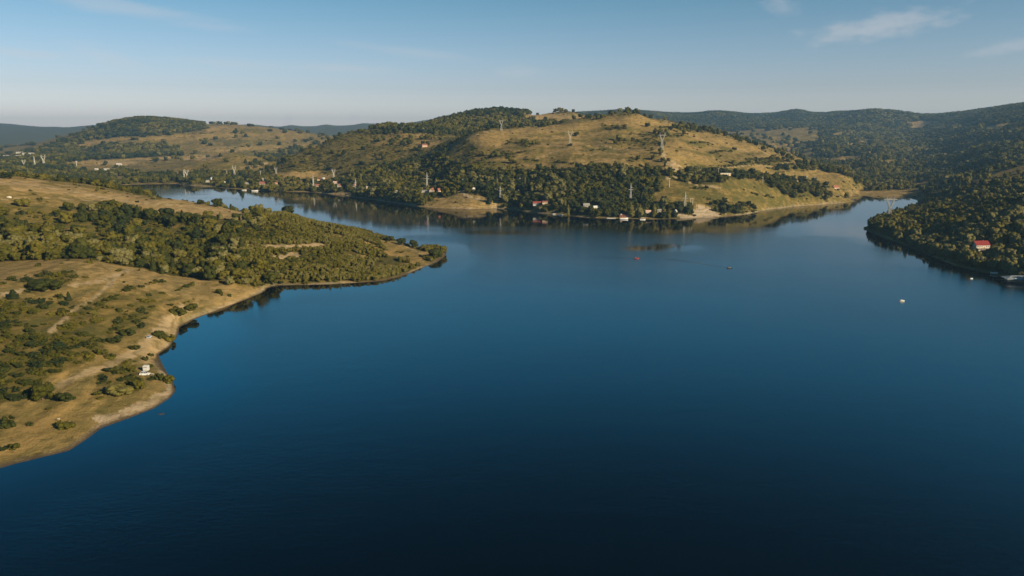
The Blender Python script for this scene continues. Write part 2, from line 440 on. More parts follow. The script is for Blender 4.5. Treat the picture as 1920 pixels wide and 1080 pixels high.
# ------------------------------------------------------------------ land cover: tan, soil, wood, bush
# polygon, nearest and farthest distance ahead, (tan, soil, wood, bush)
P = [
    ([(-400, 200), (2400, 200), (2400, 1100), (-400, 1100)], 0, 14000, (.45, 0, .05, .05)),
    ([(-400, 100), (2400, 100), (2400, 300), (-400, 300)], 4600, 14000, (.05, 0, .95, 0)),
    # near left
    ([(-400, 480), (150, 484), (300, 503), (495, 545), (345, 620), (335, 740), (0, 900), (-400, 1000)], 0, 640, (.55, .06, 0, .04)),
    ([(-400, 555), (60, 560), (140, 562), (225, 545), (300, 548), (330, 560), (260, 600), (205, 640), (150, 690), (100, 712), (0, 750), (-400, 900)], 0, 560, (.22, 0, 0, .34)),
    ([(-400, 640), (80, 625), (130, 612), (175, 640), (180, 676), (95, 712), (90, 745), (0, 758), (-400, 850)], 0, 560, (.22, 0, 0, .95)),
    ([(190, 690), (215, 670), (250, 660), (240, 740), (205, 742), (188, 715)], 0, 560, (.3, 0, 0, .9)),
    ([(-400, 545), (45, 548), (60, 590), (0, 620), (-400, 700)], 0, 560, (.2, 0, 0, .75)),
    ([(130, 488), (300, 510), (492, 546), (400, 582), (350, 562), (250, 532), (120, 535)], 480, 640, (.80, .12, 0, .02)),
    ([(310, 575), (365, 562), (368, 578), (330, 592)], 0, 640, (.4, 0, 0, .8)),
    ([(50, 515), (120, 512), (125, 535), (55, 545)], 380, 640, (.3, 0, 0, .95)),
    ([(165, 824), (331, 735), (327, 720), (290, 738), (235, 765), (190, 785)], 0, 500, (.9, .7, 0, 0)),
    ([(296, 664), (322, 650), (338, 630), (338, 612), (300, 640), (285, 665)], 0, 500, (.8, .3, 0, .3)),
    # left headland
    ([(-400, 390), (100, 385), (250, 392), (480, 400), (545, 388), (700, 440), (842, 462), (825, 494), (740, 524), (500, 540), (490, 548), (300, 512), (150, 490), (60, 520), (-400, 520)], 575, 1000, (.18, 0, .64, .22)),
    ([(-400, 325), (0, 332), (100, 345), (200, 360), (330, 372), (468, 398), (470, 410), (440, 412), (330, 402), (250, 398), (180, 390), (120, 388), (-400, 405)], 690, 1000, (.50, .03, 0, .05)),
    ([(-400, 328), (30, 335), (100, 346), (200, 362), (330, 375), (468, 398), (472, 412), (440, 414), (360, 408), (250, 394), (140, 372), (0, 350)], 690, 1000, (1.0, .22, 0, .02)),
    ([(0, 385), (110, 383), (180, 400), (130, 420), (0, 430)], 640, 900, (.25, 0, .10, .2)),
    ([(250, 412), (330, 420), (350, 445), (280, 440)], 640, 900, (.2, 0, .08, .2)),
    ([(110, 425), (190, 415), (240, 450), (170, 455)], 600, 900, (.15, 0, .15, .2)),
    ([(702, 444), (745, 452), (818, 474), (800, 492), (765, 500), (735, 484), (705, 462)], 640, 900, (.55, .03, 0, .05)),
    ([(520, 505), (600, 505), (610, 528), (520, 530)], 575, 760, (.35, 0, .45, .3)),
    # behind the left crest
    ([(-400, 310), (150, 325), (225, 347), (300, 372), (200, 360), (100, 345), (0, 335), (-400, 330)], 960, 1900, (.25, 0, .85, .2)),
    # valley and far left hill
    ([(-100, 240), (640, 236), (640, 350), (-100, 330)], 1800, 4700, (.40, 0, .02, .03)),
    ([(400, 235), (500, 236), (610, 256), (600, 275), (500, 300), (400, 290), (360, 262)], 2600, 4700, (.55, .05, .03, .05)),
    ([(-100, 290), (60, 300), (150, 322), (230, 345), (130, 345), (-100, 330)], 1700, 3200, (.25, 0, .8, .1)),
    ([(30, 308), (60, 287), (150, 256), (215, 230), (270, 220), (330, 224), (372, 232), (388, 243), (300, 255), (205, 257), (150, 266), (140, 280), (230, 268), (320, 276), (338, 287), (330, 292), (210, 298), (95, 310)], 2500, 4800, (.1, 0, .97, 0)),
    ([(145, 267), (205, 258), (300, 257), (350, 252), (330, 262), (240, 262), (150, 274)], 2500, 4800, (.85, .08, .02, .05)),
    ([(160, 309), (215, 302), (262, 305), (230, 310)], 2000, 4000, (1, .35, 0, 0)), ([(85, 308), (170, 300), (230, 298), (400, 290), (350, 297), (240, 301), (150, 306)], 2000, 4000, (.9, .2, 0, 0)),
    ([(350, 298), (400, 292), (405, 296), (370, 302)], 2000, 4000, (1, .3, 0, 0)), ([(305, 306), (420, 302), (400, 312), (320, 312)], 2000, 4000, (.25, 0, 0, .03)),
    ([(205, 322), (245, 326), (240, 331), (205, 331)], 1800, 3500, (.1, 0, .9, 0)), ([(260, 330), (330, 328), (345, 342), (300, 345), (255, 340)], 1700, 3500, (.2, 0, .8, 0)),
    ([(455, 305), (488, 308), (490, 314), (460, 314)], 1800, 3500, (.1, 0, 1, 0)), ([(495, 292), (520, 294), (528, 303), (490, 303)], 1800, 3500, (.1, 0, 1, 0)), ([(510, 285), (560, 275), (565, 285), (525, 295)], 2000, 3900, (.1, 0, .6, .2)),
    ([(390, 238), (440, 234), (450, 242), (395, 247)], 2600, 4700, (.9, .12, 0, .02)), ([(450, 240), (500, 243), (490, 250), (445, 248)], 2600, 4700, (.1, 0, 0, .05)),
    ([(370, 252), (440, 250), (430, 258), (360, 260)], 2600, 4700, (.75, .05, 0, .02)), ([(400, 262), (520, 262), (540, 272), (410, 274)], 2600, 4700, (.15, 0, 0, .06)),
    ([(380, 276), (470, 276), (460, 284), (370, 285)], 2300, 4400, (.7, .1, 0, .02)), ([(440, 284), (520, 282), (500, 292), (430, 293)], 2300, 4000, (.1, 0, 0, .05)),
    ([(520, 250), (590, 252), (610, 262), (540, 262)], 2600, 4700, (.6, .02, 0, .05)), ([(405, 312), (470, 304), (455, 316), (400, 320)], 1800, 3500, (.15, 0, 0, .08)),
    ([(250, 312), (330, 310), (320, 322), (240, 320)], 1800, 3500, (.3, 0, 0, .02)), ([(330, 322), (400, 318), (395, 328), (330, 330)], 1700, 3500, (.75, .08, 0, .02)),
    # central hill
    ([(480, 335), (540, 298), (690, 234), (800, 226), (960, 196), (1110, 215), (1190, 212), (1300, 240), (1460, 285), (1610, 330), (1612, 390), (1290, 416), (900, 399), (640, 372), (480, 362)], 1000, 2750, (.40, 0, .05, .10)),
    ([(530, 300), (690, 234), (800, 230), (880, 255), (900, 285), (860, 305), (700, 345), (600, 340), (490, 328)], 1300, 2500, (.26, 0, .015, .62)),
    ([(620, 350), (690, 318), (770, 300), (830, 285), (850, 310), (880, 312), (930, 325), (990, 322), (1060, 318), (1120, 309), (1245, 322), (1262, 338), (1225, 352), (1225, 382), (1290, 400), (1285, 413), (1000, 400), (950, 385), (940, 372), (860, 362), (800, 378), (790, 388), (660, 372)], 1000, 2000, (.12, 0, .97, .1)),
    ([(865, 258), (940, 243), (1100, 230), (1190, 215), (1300, 246), (1250, 290), (1246, 325), (1120, 311), (1040, 322), (990, 318), (970, 305), (900, 300), (875, 285), (900, 272)], 1270, 2150, (.82, .08, .0, .012)),
    ([(1190, 214), (1300, 242), (1460, 288), (1612, 334), (1520, 345), (1390, 327), (1240, 325), (1246, 280)], 1270, 2150, (.78, .06, .0, .015)),
    ([(1090, 257), (1185, 236), (1232, 252), (1236, 280), (1130, 284), (1082, 264)], 1255, 2100, (.52, .03, 0, .02)),
    ([(1000, 284), (1060, 280), (1110, 300), (1040, 308), (990, 296)], 1255, 2100, (.6, .03, 0, .02)), ([(1330, 284), (1430, 290), (1410, 306), (1320, 300)], 1255, 2150, (.5, .03, 0, .02)),
    ([(1255, 305), (1330, 300), (1420, 318), (1390, 327), (1260, 322)], 1255, 2150, (.55, .03, 0, .03)), ([(1440, 312), (1560, 328), (1540, 344), (1450, 330)], 1255, 2150, (.55, .03, 0, .03)),
    ([(1180, 290), (1240, 282), (1245, 322), (1170, 315)], 1250, 1500, (.65, .03, .02, .1)),
    ([(1200, 247), (1285, 251), (1270, 258), (1200, 258)], 1255, 2100, (.3, 0, .1, .6)), ([(1130, 233), (1180, 235), (1175, 242), (1130, 243)], 1255, 2100, (.35, 0, .1, .6)),
    ([(1260, 236), (1330, 246), (1320, 250), (1260, 244)], 1255, 2150, (.35, 0, .1, .5)),
    ([(955, 258), (1000, 262), (990, 275), (965, 272)], 1255, 1800, (.4, 0, .2, .6)), ([(880, 285), (955, 282), (950, 298), (890, 298)], 1255, 1800, (.6, 0, .1, .35)),
    ([(1150, 264), (1240, 262), (1235, 276), (1150, 276)], 1255, 1900, (.4, 0, .05, .4)),
    ([(800, 226), (880, 210), (940, 197), (985, 206), (1000, 218), (975, 222), (1000, 228), (1075, 236), (1000, 241), (900, 248), (860, 255), (780, 250), (690, 242), (700, 236)], 2000, 2750, (.2, 0, .88, .1)),
    ([(865, 218), (950, 219), (960, 222), (870, 226)], 2200, 2700, (.5, 0, .1, .2)),
    ([(968, 220), (1000, 210), (1110, 220), (1140, 233), (1090, 236), (1045, 229)], 2100, 2750, (1, .15, .0, .02)),
    ([(700, 248), (760, 245), (830, 262), (800, 285), (760, 280), (710, 270)], 1600, 2300, (.6, .05, .15, .25)), ([(790, 248), (815, 258), (812, 275), (788, 270)], 1600, 2300, (.9, .15, .05, .1)),
    ([(1240, 338), (1390, 330), (1480, 348), (1565, 380), (1400, 403), (1290, 413), (1235, 400), (1225, 352)], 1050, 1400, (.36, 0, .0, .025)),
    ([(1215, 318), (1330, 320), (1392, 328), (1390, 336), (1300, 348), (1270, 336), (1225, 336)], 1100, 1700, (.15, 0, .85, .1)),
    ([(1392, 327), (1480, 335), (1530, 350), (1560, 375), (1500, 372), (1420, 348)], 1200, 1800, (.22, 0, .6, .4)), ([(1455, 315), (1530, 306), (1530, 318), (1470, 325)], 1255, 2000, (.35, 0, .4, .5)), ([(1380, 300), (1480, 296), (1470, 310), (1370, 310)], 1255, 2000, (.45, 0, .1, .4)),
    ([(1335, 380), (1410, 385), (1420, 398), (1330, 404)], 1050, 1250, (.3, 0, .3, .6)), ([(1235, 405), (1240, 380), (1290, 390), (1290, 412)], 1050, 1250, (.2, 0, .6, .4)),
    ([(1238, 316), (1262, 315), (1270, 324), (1240, 324)], 1150, 1500, (1, .95, 0, 0)), ([(1242, 300), (1258, 302), (1275, 320), (1262, 322)], 1150, 1500, (1, .55, 0, 0)),
    ([(1284, 413), (1288, 394), (1308, 385), (1336, 387), (1354, 399), (1336, 413)], 1040, 1230, (1, 1, 0, 0)),
    ([(340, 322), (480, 326), (500, 334), (640, 337), (662, 369), (480, 357), (345, 346)], 1350, 2200, (.3, 0, .5, .35)),
    ([(500, 322), (580, 322), (655, 332), (600, 339), (520, 331)], 1500, 2300, (.95, .12, 0, .02)), ([(430, 317), (470, 308), (490, 312), (440, 322)], 1700, 2600, (.8, .1, .05, .1)),
    ([(835, 366), (860, 364), (890, 368), (945, 386), (950, 394), (830, 393), (795, 386)], 1150, 1400, (.85, .1, .0, .03)),
    ([(510, 357), (650, 361), (655, 366), (590, 362)], 1350, 1700, (.7, .2, .0, .05)),
    # inlet and right valley
    ([(1540, 255), (2400, 255), (2400, 345), (1720, 345), (1620, 340), (1540, 318)], 1500, 3900, (.22, 0, .82, .15)),
    ([(1540, 180), (2400, 180), (2400, 300), (1540, 300)], 1900, 6400, (.2, 0, .88, .15)),
    ([(1590, 334), (1740, 334), (1745, 385), (1595, 372)], 1340, 2450, (.45, .03, .02, .08)),
    ([(1600, 336), (1660, 322), (1705, 330), (1700, 352), (1690, 356), (1625, 357)], 1550, 2500, (.3, 0, .95, 0)),
    ([(1540, 318), (1600, 308), (1700, 318), (1660, 330), (1600, 334)], 1800, 2800, (.3, 0, .85, 0)),
    ([(1530, 296), (1600, 292), (1640, 300), (1590, 306), (1540, 303)], 2200, 3000, (.6, .03, .05, .1)),
    ([(1425, 280), (1465, 264), (1530, 270), (1520, 285), (1440, 290)], 2700, 3900, (.8, .08, .1, .05)), ([(1590, 357), (1720, 357), (1715, 372), (1595, 370)], 1340, 2150, (.7, .1, 0, 0)),
    ([(1696, 246), (1700, 230), (1722, 226), (1768, 227), (1735, 243)], 2400, 6400, (1, .2, 0, 0)), ([(1574, 274), (1632, 257), (1640, 264), (1592, 280)], 2400, 6400, (1, .2, 0, 0)), ([(1610, 292), (1660, 272), (1670, 279), (1625, 296)], 2200, 6400, (.95, .15, 0, 0)), ([(1828, 252), (1836, 236), (1896, 232), (1888, 246)], 2000, 6400, (.9, .15, 0, 0)), ([(1880, 236), (1920, 221), (1960, 224), (1890, 240)], 2000, 6400, (.8, .1, 0, 0)),
    ([(1630, 302), (1720, 296), (1705, 308), (1640, 313)], 1900, 4200, (.55, .03, .02, .08)), ([(1550, 250), (1610, 243), (1600, 254), (1552, 260)], 2600, 6000, (.6, .04, .02, .05)),
    ([(1840, 264), (1905, 257), (1895, 271), (1845, 275)], 1700, 4200, (.6, .05, .02, .05)), ([(1755, 286), (1815, 279), (1805, 291), (1762, 297)], 1700, 4200, (.5, .03, .02, .05)), ([(1790, 232), (1850, 226), (1830, 236), (1795, 241)], 2200, 6000, (.55, .04, .02, .05)),
    ([(1610, 410), (1700, 390), (1745, 370), (1900, 346), (2400, 310), (2400, 700), (1925, 540), (1840, 512), (1700, 465), (1612, 432)], 560, 1520, (.2, 0, .93, .2)),
    ([(1700, 344), (1765, 340), (1780, 346), (1740, 352), (1700, 351)], 1300, 3200, (.8, .08, .02, 0)), ([(1718, 366), (1775, 370), (1770, 378), (1720, 380)], 1050, 1500, (.5, 0, .05, .2)),
    ([(1800, 346), (1900, 338), (1910, 345), (1810, 352)], 1000, 1500, (.4, 0, .2, .2)), ([(1860, 285), (1890, 290), (1885, 297), (1850, 295)], 1300, 2000, (.5, 0, .1, .2)),
]
PX, PY = project(GX, GY, np.maximum(GZ, 0))
COVER = np.zeros(GX.shape + (4,), np.float32)
JA = np.clip(GR / 40, 9, 60)
QX, QY = project(GX + (fbm(GX / 18, GY / 18, 4, 31) - .5) * 2 * JA, GY + (fbm(GX / 18, GY / 18, 4, 41) - .5) * 3 * JA, np.maximum(GZ, 0))
for poly, y0, y1, val in P:
    xs = [p[0] for p in poly]; ys = [p[1] for p in poly]
    m = (GY > y0) & (GY < y1) & (QX > min(xs)) & (QX < max(xs)) & (QY > min(ys)) & (QY < max(ys))
    if poly is P[0][0]:
        COVER[:] = val
        continue
    ii = np.nonzero(m)
    ok = inpoly(QX[ii], QY[ii], poly)
    COVER[ii[0][ok], ii[1][ok]] = val

HEDGES = [
    [(1130, 244), (1182, 243)], [(1200, 252), (1240, 255), (1286, 254)], [(1150, 263), (1240, 262)], [(1040, 304), (1075, 309), (1102, 312)], [(985, 300), (1018, 303)],
    [(955, 289), (990, 284)], [(1098, 284), (1142, 280)], [(1330, 288), (1372, 283)], [(1350, 313), (1420, 306), (1482, 302)], [(1400, 301), (1440, 297)], [(1440, 316), (1505, 309)],
    [(1230, 240), (1300, 247)], [(1290, 270), (1330, 268)], [(905, 297), (950, 292)], [(890, 305), (930, 306)],
    [(390, 262), (440, 258)], [(400, 281), (465, 275)], [(480, 262), (562, 268)], [(418, 300), (452, 296)], [(300, 252), (402, 249)], [(470, 286), (522, 280)], [(560, 262), (600, 263)], [(205, 328), (245, 330)],
    [(225, 548), (262, 538), (305, 528)], [(180, 575), (215, 560)], [(150, 610), (185, 600)], [(330, 545), (360, 535)], [(1320, 372), (1352, 380), (1395, 384)], [(1290, 352), (1330, 358)], [(1405, 362), (1450, 370)],
]
# tracks: places along them, width in metres, how bare
TRACKS = [
    ([(352, 575), (320, 600), (283, 637), (262, 655), (240, 668), (195, 690), (150, 705), (118, 722)], 6, .45),
    ([(283, 637), (285, 655), (275, 680)], 5, .3),
    ([(240, 505), (205, 535), (175, 560), (140, 580), (95, 622)], 3, .5), ([(0, 556), (45, 543)], 4, .6), ([(128, 536), (190, 527), (240, 508)], 4, .5),
    ([(415, 468), (500, 464), (600, 460)], 15, .55), ([(520, 484), (552, 479)], 15, .55), ([(600, 440), (680, 452), (742, 480)], 11, .05), ([(620, 507), (700, 502), (780, 494)], 9, .05), ([(640, 478), (700, 484)], 10, .05), ([(700, 446), (760, 462), (800, 480)], 3, .4),
    ([(0, 342), (60, 347), (140, 360), (250, 378), (400, 394)], 4, .6), ([(0, 375), (100, 372), (180, 376)], 3, .4),
    ([(1241, 282), (1248, 300), (1262, 312), (1275, 322)], 6, .7), ([(1241, 282), (1242, 300), (1250, 316)], 3, .5), ([(1241, 279), (1180, 281), (1120, 272), (1069, 269)], 4, .4), ([(1285, 253), (1340, 268), (1400, 282), (1460, 295), (1500, 306)], 5, .4),
    ([(940, 245), (885, 257)], 5, .4), ([(1000, 300), (1040, 285), (1075, 275)], 4, .3), ([(1350, 313), (1420, 310), (1480, 307)], 4, .5), ([(1245, 336), (1275, 332), (1310, 348), (1350, 352)], 3, .5), ([(1530, 352), (1550, 344)], 4, .6),
    ([(420, 330), (450, 321), (480, 312), (500, 305)], 7, .6), ([(865, 365), (890, 372), (930, 385)], 4, .8), ([(855, 355), (868, 360), (880, 369)], 5, .8),
]
BANDS = HEDGES[:15] + [[(1000, 256), (1100, 247), (1190, 241)], [(960, 268), (1060, 263), (1150, 258)], [(1260, 262), (1340, 275), (1430, 288)], [(1275, 281), (1350, 292), (1450, 303)],
                       [(1280, 345), (1360, 346), (1460, 360)], [(1262, 364), (1380, 372), (1480, 378)], [(1300, 310), (1400, 318)], [(1010, 278), (1090, 274), (1160, 286)], [(905, 280), (960, 276), (1010, 286)], [(1060, 296), (1130, 293), (1200, 300)]]
for pts in BANDS:      # green bands along the terraces
    q = [ground(*p)[:2] for p in pts]
    xs = [p[0] for p in q]; ys = [p[1] for p in q]
    m = np.nonzero((GX > min(xs) - 40) & (GX < max(xs) + 40) & (GY > min(ys) - 60) & (GY < max(ys) + 60))
    if len(m[0]):
        d = segdist(GX[m], GY[m], q) + (fbm(GX[m] / 14, GY[m] / 14, 3, 78) - .5) * 22
        k = 1 - sstep(5, 17, d)
        COVER[m[0], m[1], 0] *= 1 - .72 * k
        COVER[m[0], m[1], 1] *= 1 - k
for pts, w, s in TRACKS:
    q = [ground(*p)[:2] for p in pts]
    xs = [p[0] for p in q]; ys = [p[1] for p in q]
    m = np.nonzero((GX > min(xs) - 30) & (GX < max(xs) + 30) & (GY > min(ys) - 30) & (GY < max(ys) + 30))
    if not len(m[0]):
        continue
    d = segdist(GX[m], GY[m], q) + (fbm(GX[m] / 5, GY[m] / 5, 2, 77) - .5) * w * .8
    k = 1 - sstep(w * .35, w * .7, d)
    c = COVER[m]
    c[:, 0] = np.maximum(c[:, 0], k * .9); c[:, 1] = np.maximum(c[:, 1], k * s)
    c[:, 2] *= (1 - k); c[:, 3] *= (1 - k)
    COVER[m] = c
SHOREK = (1 - sstep(1.5, 5.5, SD)) * (GR < 2600)
COVER[..., 1] = np.maximum(COVER[..., 1], SHOREK * np.clip(.1 + .75 * fbm(GX / 22, GY / 22, 3, 55), 0, 1) * np.where((GX > 250) & (GX < 640) & (GY > 1000), 1.25, np.where(GX > 250, .2, 1)))
COVER[..., 2] *= sstep(3, 9, SD); COVER[..., 3] *= sstep(1.5, 4, SD)


# ------------------------------------------------------------------ materials
def new_mat(name):
    m = bpy.data.materials.new(name)
    m.use_nodes = True
    m.node_tree.nodes.clear()
    nt = m.node_tree
    out = nd(nt, 'ShaderNodeOutputMaterial')
    bs = nd(nt, 'ShaderNodeBsdfPrincipled')
    nt.links.new(bs.outputs[0], out.inputs[0])
    return m, nt, bs, out


def mix_rgb(nt, fac, a, b):
    m = nd(nt, 'ShaderNodeMix', data_type='RGBA')
    for k, v in (('Factor', fac), ('A', a), ('B', b)):
        if isinstance(v, (int, float, tuple)):
            m.inputs[k].default_value = v if not isinstance(v, tuple) or len(v) == 4 else v + (1,)
        else:
            nt.links.new(v, m.inputs[k])
    return m.outputs['Result']


def math_n(nt, op, a, b=None, c=None, clamp=False):
    m = nd(nt, 'ShaderNodeMath', operation=op, use_clamp=clamp)
    for i, v in enumerate((a, b, c)):
        if v is None:
            continue
        if isinstance(v, (int, float)):
            m.inputs[i].default_value = v
        else:
            nt.links.new(v, m.inputs[i])
    return m.outputs[0]


def noise_n(nt, vec, scale, detail=4, rough=.55):
    t = nd(nt, 'ShaderNodeTexNoise')
    t.inputs['Scale'].default_value = scale
    t.inputs['Detail'].default_value = detail
    t.inputs['Roughness'].default_value = rough
    nt.links.new(vec, t.inputs['Vector'])
    return t.outputs['Fac']


def land_material():
    m, nt, bs, out = new_mat("dry_grassland")
    L = nt.links.new
    at = nd(nt, 'ShaderNodeAttribute', attribute_name="cover")
    sep = nd(nt, 'ShaderNodeSeparateColor')
    L(at.outputs['Color'], sep.inputs[0])
    geo = nd(nt, 'ShaderNodeNewGeometry')
    pos = geo.outputs['Position']
    n1 = noise_n(nt, pos, .018, 6, .6); n2 = noise_n(nt, pos, .12, 6, .65); n3 = noise_n(nt, pos, .9, 5, .65)
    ms = nd(nt, 'ShaderNodeMapping')
    ms.inputs['Rotation'].default_value = (0, 0, -.27)
    ms.inputs['Scale'].default_value = (.11, .014, .14)
    L(pos, ms.inputs[0])
    n4 = noise_n(nt, ms.outputs[0], 1.0, 5, .62)
    n5 = noise_n(nt, pos, 2.6, 3, .7)
    # tan against green, broken up by noise
    k = math_n(nt, 'MULTIPLY_ADD', n1, 1.2, -.6)
    k = math_n(nt, 'ADD', k, math_n(nt, 'MULTIPLY_ADD', n2, 1.5, -.75))
    k = math_n(nt, 'ADD', k, math_n(nt, 'MULTIPLY_ADD', n3, .7, -.35))
    k = math_n(nt, 'ADD', k, math_n(nt, 'MULTIPLY_ADD', n4, 2.2, -1.1))
    k = math_n(nt, 'ADD', k, math_n(nt, 'MULTIPLY_ADD', n5, .6, -.3))
    t = math_n(nt, 'ADD', sep.outputs[0], k, clamp=True)
    grass = mix_rgb(nt, n3, (.050, .053, .012), (.150, .130, .032))
    dry = mix_rgb(nt, n2, (.190, .126, .036), (.42, .285, .096))
    col = mix_rgb(nt, t, grass, dry)
    sk = math_n(nt, 'ADD', sep.outputs[1], math_n(nt, 'MULTIPLY', math_n(nt, 'MULTIPLY_ADD', n2, 2.2, -1.1), sep.outputs[1]), clamp=True)
    soil = mix_rgb(nt, n3, (.32, .245, .155), (.60, .49, .35))
    col = mix_rgb(nt, sk, col, soil)
    sz = nd(nt, 'ShaderNodeSeparateXYZ'); L(pos, sz.inputs[0])
    ph = math_n(nt, 'ADD', math_n(nt, 'MULTIPLY', sz.outputs['Z'], 1.15), math_n(nt, 'ADD', math_n(nt, 'MULTIPLY', n2, 9.0), math_n(nt, 'MULTIPLY', n1, 45.0)))
    tr_ = math_n(nt, 'MULTIPLY', math_n(nt, 'POWER', math_n(nt, 'MULTIPLY_ADD', math_n(nt, 'SINE', ph), .5, .5), 3.0), math_n(nt, 'MULTIPLY', n1, .9))
    col = mix_rgb(nt, tr_, col, (.075, .066, .018))
    und = mix_rgb(nt, n2, (.026, .030, .007), (.095, .084, .018))
    col = mix_rgb(nt, sep.outputs[2], col, und)
    wet = nd(nt, 'ShaderNodeMapRange')
    wet.inputs['From Min'].default_value = .42; wet.inputs['From Max'].default_value = .08
    L(math_n(nt, 'ADD', sz.outputs['Z'], math_n(nt, 'MULTIPLY_ADD', n3, .3, -.15)), wet.inputs['Value'])
    col = mix_rgb(nt, wet.outputs[0], col, (.085, .066, .042))
    L(col, bs.inputs['Base Color'])
    bs.inputs['Roughness'].default_value = .95
    bs.inputs['Specular IOR Level'].default_value = .1
    bp = nd(nt, 'ShaderNodeBump')
    bp.inputs['Strength'].default_value = .9
    bp.inputs['Distance'].default_value = 1.6
    hsum = math_n(nt, 'ADD', n2, math_n(nt, 'MULTIPLY', n3, .35))
    L(hsum, bp.inputs['Height'])
    L(bp.outputs[0], bs.inputs['Normal'])
    return m


def make_land():
    nv = na * nr
    me = bpy.data.meshes.new("ground")
    co = np.stack([GX, GY, GZ], -1).reshape(-1, 3)
    i = np.arange(nv).reshape(na, nr)
    q = np.stack([i[:-1, :-1], i[:-1, 1:], i[1:, 1:], i[1:, :-1]], -1).reshape(-1, 4)
    # drop the deep bed of the lake
    keep = (GZ.reshape(-1)[q].max(1) > -6)
    q = q[keep]
    me.vertices.add(nv)
    me.vertices.foreach_set("co", co.ravel())
    nf = len(q)
    me.loops.add(nf * 4)
    me.loops.foreach_set("vertex_index", q[:, ::-1].ravel().astype(np.int32))
    me.polygons.add(nf)
    me.polygons.foreach_set("loop_start", np.arange(0, nf * 4, 4, dtype=np.int32))
    me.polygons.foreach_set("loop_total", np.full(nf, 4, np.int32))
    me.polygons.foreach_set("use_smooth", np.ones(nf, bool))
    ca = me.color_attributes.new("cover", 'FLOAT_COLOR', 'POINT')
    cv = np.ones((nv, 4), np.float32)
    cv[:, 0] = COVER[..., 0].ravel(); cv[:, 1] = COVER[..., 1].ravel()
    cv[:, 2] = np.clip(COVER[..., 2] * .9 + COVER[..., 3] * .35, 0, 1).ravel()
    ca.data.foreach_set("color", cv.ravel())
    me.update()
    me.validate()
    me.materials.append(land_material())
    o = bpy.data.objects.new("ground", me)
    COL.objects.link(o)
    o['kind'] = 'structure'
    return o


ground_ob = make_land()


def make_water():
    m, nt, bs, out = new_mat("lake_water")
    L = nt.links.new
    geo = nd(nt, 'ShaderNodeNewGeometry')
    pos = geo.outputs['Position']
    at = nd(nt, 'ShaderNodeAttribute', attribute_name="wind")
    mp = nd(nt, 'ShaderNodeMapping')
    mp.inputs['Scale'].default_value = (1.0, 1.7, 1.0)
    mp.inputs['Rotation'].default_value = (0, 0, .25)
    L(pos, mp.inputs[0])
    # wind: broad ruffled patches with calm lanes between, calm in the lee of the banks
    mp2 = nd(nt, 'ShaderNodeMapping')
    mp2.inputs['Scale'].default_value = (.0022, .007, 1.0)
    mp2.inputs['Rotation'].default_value = (0, 0, -.15)
    L(pos, mp2.inputs[0])
    lanes = noise_n(nt, mp2.outputs[0], 1.0, 5, .55)
    ruff = math_n(nt, 'ADD', at.outputs['Fac'], math_n(nt, 'MULTIPLY_ADD', lanes, 1.1, -.62), clamp=True)
    ruff = math_n(nt, 'MULTIPLY', ruff, math_n(nt, 'MULTIPLY', at.outputs['Fac'], 6.0, clamp=True))
    w1 = noise_n(nt, mp.outputs[0], .35, 4, .6); w2 = noise_n(nt, mp.outputs[0], 1.6, 3, .6)
    bp = nd(nt, 'ShaderNodeBump')
    bp.inputs['Distance'].default_value = .35
    w0 = noise_n(nt, mp.outputs[0], .06, 3, .5)
    L(math_n(nt, 'ADD', math_n(nt, 'MULTIPLY_ADD', w0, 1.1, w1), math_n(nt, 'MULTIPLY', w2, .25)), bp.inputs['Height'])
    L(math_n(nt, 'MULTIPLY_ADD', ruff, .16, .02), bp.inputs['Strength'])
    L(bp.outputs[0], bs.inputs['Normal'])
    bs.inputs['Base Color'].default_value = (.0005, .0035, .008, 1)
    bs.inputs['IOR'].default_value = 1.333
    bs.inputs['Specular Tint'].default_value = (.66, 1.0, .98, 1)
    L(math_n(nt, 'MULTIPLY_ADD', ruff, .11, .05), bs.inputs['Roughness'])
    na_, rr = 560, np.concatenate([[30.0], np.exp(np.linspace(math.log(90), math.log(2600), 150)), [4000, 7000, 14500]])
    aa = np.linspace(0, 2 * PI, na_, endpoint=False)
    a, r = np.meshgrid(aa, rr, indexing='ij')
    x, y = r * np.sin(a), r * np.cos(a)
    sd = segdist(x, y, lake_np, True)
    wide = np.where((x < 60) & (y > 1000), 250., np.where(y > 900, 125., 32.))
    nz = fbm(x / 90, y / 45, 4, 61)
    wind = sstep(.4, 1.5, sd / wide + (nz - .5) * 1.1)
    q = atZ(1246, 465)                      # a calm slick out on the lake
    e = np.hypot((x - q[0]) / 44, (y - q[1] + (x - q[0]) * -.12) / 27) + (nz - .5) * .5
    wind *= sstep(.75, 1.25, e)
    nr_ = len(rr)
    nv = na_ * nr_
    i = np.arange(nv).reshape(na_, nr_)
    j = np.roll(i, -1, 0)
    quad = np.stack([i[:, :-1], i[:, 1:], j[:, 1:], j[:, :-1]], -1).reshape(-1, 4)[:, ::-1]
    co = np.stack([x, y, x * 0], -1).reshape(-1, 3)
    co = np.concatenate([co, [[0, 0, 0]]])
    tri = [(int(i[k, 0]), int(i[(k + 1) % na_, 0]), nv) for k in range(na_)]
    me = bpy.data.meshes.new("water")
    me.from_pydata(co.tolist(), [], quad.tolist() + [t[::-1] for t in tri])
    at_ = me.attributes.new("wind", 'FLOAT', 'POINT')
    at_.data.foreach_set("value", np.append(wind.ravel(), 1.0).astype(np.float32))
    me.materials.append(m)
    o = bpy.data.objects.new("water", me)
    COL.objects.link(o)
    o['kind'] = 'structure'


make_water()


